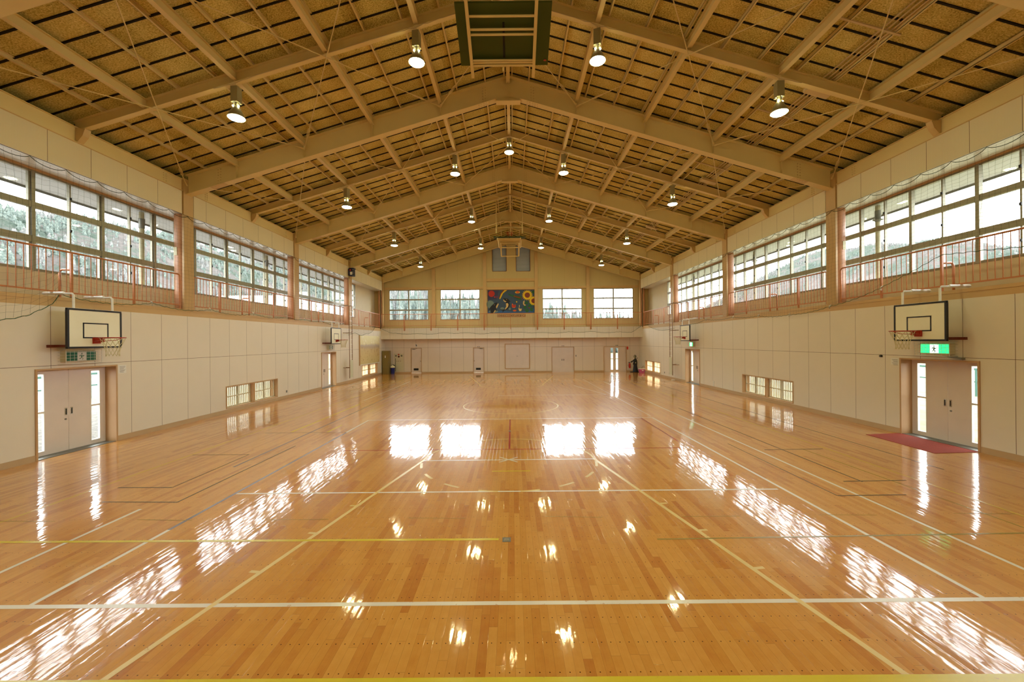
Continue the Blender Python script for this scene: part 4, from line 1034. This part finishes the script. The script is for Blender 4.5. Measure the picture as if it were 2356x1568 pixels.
for x in (-9.02, -8.87, -8.73):
    mb = MB(); mb.box(x - .025, x + .025, YF - .018, YF - .016, .93, .945).box(x - .025, x + .025, YF - .018, YF - .016, .96, .972).box(x - .006, x + .006, YF - .018, YF - .016, .91, .99).build('lettering', 'dark_red', d)
MB().lathe([(.06, -.03), (.06, .03), (.04, .05)], (-8.87, YF - .05, 1.47), 14).build('alarm_lamp', 'signal_red', R)
MB().cyl((-8.87, YF - .03, 1.31), (-8.87, YF - .02, 1.31), .075, 18).build('call_button', 'dark_red', R)
for x in (-9.09, -8.65): MB().cyl((x, YF - .028, 1.375), (x, YF - .02, 1.375), .07, 18).build('speaker_grille', 'grey_metal', R)
# sign plates above the doors
def plate(name, x0, x1, z0, z1, lab, marks, mat='paper'):
    R = tag(MB().box(x0, x1, YF - .012, YF, z0, z1).build(name, mat), lab, 'sign'); mb = MB()
    for a, b, c, d in marks: mb.box(x0 + (x1 - x0) * a, x0 + (x1 - x0) * b, YF - .014, YF - .012, z0 + (z1 - z0) * c, z0 + (z1 - z0) * d)
    ORG[R.name] = Vector(R.location); mb.build('marking', 'ink', R)
plate('pictogram_sign', -7.6, -7.39, 2.05, 2.28, 'small square white pictogram sign over the single door nearest the hydrant cabinet', [(.25, .6, .5, .85), (.5, .75, .3, .7), (.2, .8, .12, .2)])
plate('door_sign', -2.72, -2.5, 2.0, 2.06, 'tiny dark-lettered sign over the single door beside the square cupboard', [(.02, .2, .1, .9), (.28, .42, .1, .9), (.5, .66, .2, .8), (.74, .96, .1, .9)], 'door_pink')
plate('door_sign', 3.9, 4.12, 2.0, 2.06, 'tiny dark-lettered sign over the plain double door', [(.02, .2, .1, .9), (.28, .42, .1, .9), (.5, .66, .2, .8), (.74, .96, .1, .9)], 'door_pink')
plate('door_sign', 8.12, 8.35, 2.03, 2.09, 'tiny pale sign over the glazed double door', [(.1, .35, .2, .8), (.5, .9, .2, .8)], 'pale_green')
o = MB().box(9.02, 9.12, YF - .06, YF, 1.72, 1.95).build('alarm_bell', 'signal_red'); tag(o, 'small red alarm fitting on the wall at the top corner of the glazed double door', 'alarm')
o = MB().box(5.0, 5.06, YF - .02, YF, 1.20, 1.32).build('light_switch', 'grey_metal'); tag(o, 'grey wall switch beside the plain double door', 'switch')
# fire extinguisher
R = thing('fire_extinguisher', (9.2, YF - .12, .27), 'red fire extinguisher hung on the gable wall behind the armoured figure', 'fire extinguisher')
MB().lathe([(.06, 0), (.075, .02), (.075, .32), (.05, .38), (.025, .40)], (9.2, YF - .12, .27), 16).build('cylinder', 'signal_red', R)
MB().cyl((9.2, YF - .12, .66), (9.2, YF - .12, .73), .02, 8).box(9.12, 9.25, YF - .14, YF - .10, .71, .74).build('valve', 'grille_dark', R)
MB().tube([(9.2, YF - .12, .72), (9.1, YF - .12, .70), (9.08, YF - .12, .5), (9.1, YF - .14, .38)], .012, 6).build('hose', 'grille_dark', R)
# kendo practice figure
R = thing('kendo_dummy', (9.45, 30.95, 0), 'black armoured kendo practice figure with face grille and outstretched gloved arm', 'training dummy')
cx, cy = 9.45, 30.95
MB().lathe([(.20, .03), (.17, .25), (.14, .5), (.15, .62), (.155, .75), (.14, .88), (.10, .98), (.05, 1.02), (.045, 1.1)], (cx, cy, 0), 18).build('body', 'armour_black', R)
hd = MB().ball((cx - .02, cy, 1.19), .10, .11, .13).build('helmet', 'armour_black', R)
mb = MB()
for i in range(7):
    z = 1.09 + .032 * i; w = .085 * math.sqrt(max(.1, 1 - ((z - 1.19) / .14) ** 2)); mb.tube([(cx - .02 - w * .7, cy - w, z), (cx - .09, cy - .115, z), (cx - .02 + w * .2, cy - .118, z)], .006, 4)
mb.tube([(cx - .10, cy - .08, 1.29), (cx - .11, cy - .10, 1.2), (cx - .10, cy - .07, 1.08)], .012, 5).build('face_grille', 'net_cord_cream', hd)
MB().tube([(cx + .08, cy, 1.02), (cx + .14, cy - .02, 1.06), (cx + .17, cy - .02, 1.1)], .02, 6).build('shoulder_strap', 'armour_black', R)
MB().cyl((cx - .08, cy - .03, .95), (cx - .26, cy - .10, .84), .045, 10, .035).build('arm', 'armour_black', R)
MB().ball((cx - .32, cy - .12, .79), .07, .05, .05).cyl((cx - .26, cy - .10, .84), (cx - .33, cy - .12, .79), .05, 10, .06).build('glove', 'armour_black', R)
MB().cyl((cx - .07, cy - .08, .72), (cx - .16, cy - .14, .66), .045, 10, .04).ball((cx - .18, cy - .15, .64), .06, .05, .05).build('glove', 'armour_black', R)
MB().ball((cx - .02, cy - .15, .72), .04, .02, .035).build('cord_knot', 'net_cord_cream', R)
MB().flat([(-.30, -.10), (.20, -.22), (.32, .15), (-.1, .25)], 'Z', 0, 0) if 0 else None
MB().flat([(cx - .42, cy - .16), (cx - .1, cy - .30), (cx + .26, cy - .22), (cx + .28, cy + .2), (cx - .36, cy + .2)], 'Z', 0, .03).build('base_cloth', 'armour_black', R)
# pink tub with rackets
R = thing('storage_tub', (9.78, 30.45, 0), 'pink plastic tub with white rim full of rackets, beside the far low window', 'tub')
x0, x1, y0, y1 = 9.6, 9.97, 30.25, 30.7
MB().hexa([(x0 + .03, y0 + .03, 0), (x1 - .03, y0 + .03, 0), (x1 - .03, y1 - .03, 0), (x0 + .03, y1 - .03, 0), (x0, y0, .27), (x1, y0, .27), (x1, y1, .27), (x0, y1, .27)]).build('tub_body', 'box_pink', R)
MB().box(x0 - .015, x1 + .01, y0 - .015, y1 + .015, .265, .31).build('rim_band', 'white_paint', R)
MB().box(x0 + .13, x0 + .25, y0 - .008, y0 + .02, .14, .2).build('tub_label', 'paper', R)
for i, (a, b, h) in enumerate(((-.06, .0, .20), (.02, .02, .24), (.08, .05, .20))):
    tag(MB().tube([(x0 + .1 + a, y0 + .2, .25), (x0 + .2 + a + .12, y0 + .22, .28 + h)], .014, 6).build('racket', 'grey_metal' if i % 2 else 'frame_brown'), ['brown-handled racket leaning on the tub corner', 'grey racket sticking up in the middle of the pink tub', 'brown racket at the wall end of the pink tub'][i], 'racket', 'rackets in the pink tub')

# ---------------------------------------------------------------- small fittings on the side walls
def note(s, y0, y1, z0, z1, lab):
    X = s * (XW - .003); R = tag(MB().box(X, s * XW, y0, y1, z0, z1).build('notice', 'paper'), lab, 'notice'); ORG[R.name] = Vector(R.location)
    mb = MB()
    for i in range(6): mb.box(X - s * .001, X, y0 + .03, y1 - .03 - .02 * (i % 3), z1 - .045 - i * .028, z1 - .038 - i * .028)
    mb.build('writing', 'ink', R)
note(-1, 10.30, 10.51, 1.71, 1.92, 'crumpled white notice taped beside the near door of the painting wall')
note(1, 10.40, 10.62, 1.76, 1.93, 'white paper notice pinned beside the door with the red mat')
for s, y, z, h, lab in ((-1, 17.95, .30, .05, 'small grey socket plate low on the wall past the near low window, painting-wall side'), (1, 26.46, .31, .05, 'small grey socket low on the wall between ladder and far low window, mat side'), (1, 25.6, .33, .05, 'small dark socket at the foot of the ladder, mat side'), (-1, 25.35, .33, .05, 'small dark socket at the foot of the ladder, painting-wall side'), (1, 20.0, .27, .13, 'slim white vertical fitting low on the wall near the far side door')):
    tag(MB().box(s * (XW - .015), s * XW, y - .04, y + .04, z - h, z + h).build('wall_socket', 'white_paint' if h > .1 else 'grey_metal'), lab, 'socket')
R = thing('door_stop_ring', (9.98, 10.885, 1.965), 'small dark round fitting with a ring on the panel joint past the red mat', 'wall fitting')
MB().cyl((9.95, 10.885, 1.965), (10, 10.885, 1.965), .03, 14).build('disc', 'grille_dark', R); MB().cyl((9.945, 10.885, 1.965), (9.95, 10.885, 1.965), .013, 12).build('hub', 'chrome', R)
tag(MB().hexa([(9.9, 8.87, 1.96), (9.99, 8.87, 1.96), (9.99, 9.16, 2.0), (9.9, 9.16, 2.0), (9.9, 8.87, 1.99), (9.99, 8.87, 1.99), (9.99, 9.16, 2.035), (9.9, 9.16, 2.035)]).build('door_closer', 'grey_metal'), 'grey bar-shaped door closer above the red-mat door', 'door closer')
tag(MB().box(9.72, 9.9, 24.5, 24.62, 0, .035).build('slipper', 'white_paint'), 'small white flat object lying on the floor below the ladder', 'slipper') 
R = thing('wall_machine', (-9.83, 25.0, 6.5), 'dark blue box-shaped device with a red mark and black handle, fixed high on a column', 'machine')
MB().box(-9.97, -9.72, 24.75, 25.2, 6.55, 6.98).box(-9.94, -9.66, 24.8, 25.15, 6.98, 7.03).build('body', 'machine_blue', R)
MB().box(-9.88, -9.81, 24.73, 24.75, 6.85, 6.93).build('red_mark', 'signal_red', R)
MB().box(-9.86, -9.72, 24.735, 24.75, 6.60, 6.78).build('pale_plate', 'white_paint', R)
MB().tube([(-9.72, 24.74, 6.6), (-9.6, 24.74, 6.6), (-9.6, 24.74, 6.85), (-9.72, 24.74, 6.85)], .02, 6).build('handle', 'grille_dark', R)
for s, y in ((-1, 12.375), (1, 12.375)):
    R = thing('hanging_tag', (s * 10.3, y, 5.17), 'cream paper pouch hanging on the column nearest the camera, ' + SIDE[s], 'tag')
    MB().box(s * 10.2, s * 10.29, y - .01, y + .01, 5.17, 5.42).build('pouch', 'bag_cream', R); MB().tube([(s * 10.28, y, 5.42), (s * 10.30, y, 5.6), (s * 10.33, y, 5.42)], .004, 4).build('string', 'net_cord_cream', R)

# ---------------------------------------------------------------- outside
tag_s = lambda o: o.__setitem__('kind', 'structure')
t = NT('gravel_ground'); t.base(t.ramp(t.noise(7.0, detail=7, rough=.8), [(.40, lin((50, 46, 40))), (.52, lin((82, 76, 66))), (.6, lin((108, 100, 88)))]), .95); t.bump(t.noise(9.0, detail=5), .6, .05); MATS['gravel_ground'] = t.m
t = NT('grass_ground'); t.base(t.ramp(t.noise(1.1, detail=7, rough=.7), [(.38, lin((72, 78, 44))), (.5, lin((96, 92, 62))), (.62, lin((112, 100, 76)))]), .95); MATS['grass_ground'] = t.m
struct('ground_outside', MB().box(-400, -10.4, -150, 420, -.6, -.35).box(-10.4, 10.4, 32.1, 420, -.6, -.35), 'gravel_ground')
struct('ground_field', MB().box(10.4, 400, -150, 420, -.6, -.35), 'grass_ground')
for s in (-1, 1):
    R = thing('garden_fence', (s * 22, 16, -.35), 'low green fence standing outside beyond the side doors, ' + SIDE[s], 'fence')
    for i in range(18): MB().box(s * 22 - .04, s * 22 + .04, 2 + i * 1.9, 2.08 + i * 1.9, -.35, .95).build('post', 'fence_green', R)
    MB().box(s * 22 - .03, s * 22 + .03, 0, 36, .88, .98).box(s * 22 - .03, s * 22 + .03, 0, 36, .3, .36).build('rail', 'fence_green', R)
    for k, y in enumerate((12.4, 18.7, 25.0)):
        R = thing('downpipe', (s * 11.35, y, -.35), 'round beige downpipe outside the windows by the %s column, %s' % (names[k + 1], SIDE[s]), 'downpipe')
        MB().cyl((s * 11.3, y, -.35), (s * 11.3, y, 6.5), .065, 16).build('pipe', 'pipe_beige', R)
        MB().lathe([(.07, 0), (.078, .02), (.082, .30)] if s < 0 else [(.07, 0), (.075, .04), (.14, .06), (.14, .075), (.075, .09), (.075, .35)], (s * 11.3, y, 6.0), 16).build('hopper', 'grey_metal', R)
R = thing('white_building', (46, 17, -.35), 'pale low building with a green base seen through the red-mat door glass', 'building')
MB().box(44, 52, -10, 34, 1.0, 4.2).build('wall', 'white_paint', R); MB().box(43.9, 52, -10, 34, -.35, 1.0).build('base', 'fence_green', R)
R = thing('white_building', (-40, 58, -.35), 'white school block seen through the third gallery window of the painting wall', 'building')
MB().box(-44, -30, 52, 72, -.35, 8.6).build('wall', 'white_paint', R)
mb = MB()
for i in range(5):
    for j in range(2): mb.box(-43 + i * 2.7, -41.4 + i * 2.7, 51.96, 52, 1.5 + j * 3.6, 3.2 + j * 3.6); mb.box(-30, -29.96, 53 + i * 3.6, 55 + i * 3.6, 1.5 + j * 3.6, 3.2 + j * 3.6)
mb.build('window', 'grey_metal', R)
# wooded hills
t = NT('forest_hill'); n1 = t.noise(.05, detail=8, rough=.7); n2 = t.noise(.7, detail=8, rough=.8)
c = t.ramp(t.mt('ADD', t.mt('MULTIPLY', n1, .65), t.mt('MULTIPLY', n2, .35)), [(.38, lin((58, 68, 60))), (.47, lin((88, 96, 86))), (.52, lin((102, 96, 92))), (.66, lin((124, 116, 110)))])  # distance haze is put into these greyed hill colours
t.bump(n2, 1.0, 1.5); t.base(c, 1.0, 0, .0); MATS['forest_hill'] = t.m
t = NT('tree_foliage'); n1 = t.noise(.06, detail=3); n2 = t.noise(2.2, detail=8, rough=.8)
c = t.mix(t.mt('MULTIPLY', t.mt('GREATER_THAN', n1, .53), .75), t.ramp(n2, [(.35, lin((56, 64, 62))), (.5, lin((84, 92, 86))), (.65, lin((118, 122, 110)))]), t.ramp(n2, [(.35, lin((80, 82, 82))), (.65, lin((120, 114, 110)))]))  # foliage colours greyed to stand for haze in the distance
t.base(c, 1.0, 0, .0); MATS['tree_foliage'] = t.m
def ridge(name, P, width, h_fn, nx=110, ny=14):
    """wooded hill: P0->P1 crest line, width across"""
    (x0, y0), (x1, y1) = P; d = Vector((x1 - x0, y1 - y0)); L = d.length; d.normalize(); n = Vector((-d.y, d.x)); rg = random.Random(5); V = []; F = []
    for i in range(nx + 1):
        for j in range(ny + 1):
            u, v = i / nx, j / ny * 2 - 1
            h = h_fn(u) * max(0, 1 - abs(v) ** 1.6) + (rg.uniform(0, 2.2) if abs(v) < .96 else 0)
            p = Vector((x0, y0)) + d * (L * u) + n * (v * width); V.append((p.x, p.y, -.4 + h))
    for i in range(nx):
        for j in range(ny): a = i * (ny + 1) + j; F.append((a, a + ny + 1, a + ny + 2, a + 1))
    mb = MB(); mb.poly(V, F, True); return struct(name, mb, 'forest_hill')
hl = lambda u: 37 + 19 * u + 1.5 * math.sin(u * 23) + 1.2 * math.sin(u * 61)
ridge('hill_painting_side', ((-175, -60), (-150, 330)), 70, hl)
hr = lambda u: 18 + 41 * math.exp(-((u - .62) / .28) ** 2) + 1.3 * math.sin(u * 31) + 1.0 * math.sin(u * 71)
ridge('hill_mat_side', ((230, 10), (200, 420)), 80, hr)
def trees(name, pts, label):
    mb = MB(); rg = random.Random(11)
    for (x, y, z0, h) in pts:
        r = (h if h < 5 else 2.5 + h * .25) * rg.uniform(.16, .30); n = 7; k = 7
        prof = [(r * (1 - i / k) ** .7 * (1 + (.30 if i % 2 else -.12)), z0 + h * (.04 + .96 * i / k)) for i in range(k + 1)]
        V = [(x + q * math.cos(2 * PI * j / n + i * .4) * rg.uniform(.6, 1.25), y + q * math.sin(2 * PI * j / n + i * .4) * rg.uniform(.6, 1.25), z + rg.uniform(-.04, .04) * h) for i, (q, z) in enumerate(prof) for j in range(n)]
        F = [(i * n + j, i * n + (j + 1) % n, (i + 1) * n + (j + 1) % n, (i + 1) * n + j) for i in range(k) for j in range(n)]
        mb.poly(V, F, True)
    o = mb.build(name, 'tree_foliage'); tag(o, label, 'forest', kind='stuff')
rg = random.Random(2)
P = []
for i in range(900):
    x = rg.uniform(-42, 6); y = rg.uniform(85, 120)
    top = (15.6 if x < -18 * y / 100 else 13.6 if x < -9 else 12.0) * y / 100
    P.append((x, y, -.35, top * rg.uniform(.7, 1.1)))
for i in range(600):
    x = rg.uniform(4, 60); y = rg.uniform(88, 125); P.append((x, y, -.35, (11.5 if x < 13 else 9.6 if x < 26 else 8.6) * y / 100 * rg.uniform(.6, 1.08)))
trees('forest_behind', P, 'blue-green woods behind the gable windows')
for side, nm, hf, xf, yf, wd, lab in ((-1, 'forest_hillside', hl, lambda u: -175 + 25 * u, lambda u: -60 + 390 * u, 70, 'conifers covering the hill outside the painting-wall windows'),
                                      (1, 'forest_hillside', hr, lambda u: 230 - 30 * u, lambda u: 10 + 410 * u, 80, 'conifers covering the hill outside the red-mat wall windows')):
    V = []
    for i in range(5200):
        u = rg.uniform(.05, .98); v = 0 if i % 4 == 0 else -side * -rg.uniform(-.05, .75) * -1
        v = 0 if i % 4 == 0 else rg.uniform(-.05, .75)
        z = hf(u) * max(0, 1 - v ** 2 ** .8 if v > 0 else 1) ; z = hf(u) * max(0, 1 - abs(v) ** 1.6)
        V.append((xf(u) - side * v * wd, yf(u), z - .6, rg.uniform(1.3, 3.0 if side > 0 else 4.4)))
    trees(nm, V, lab)
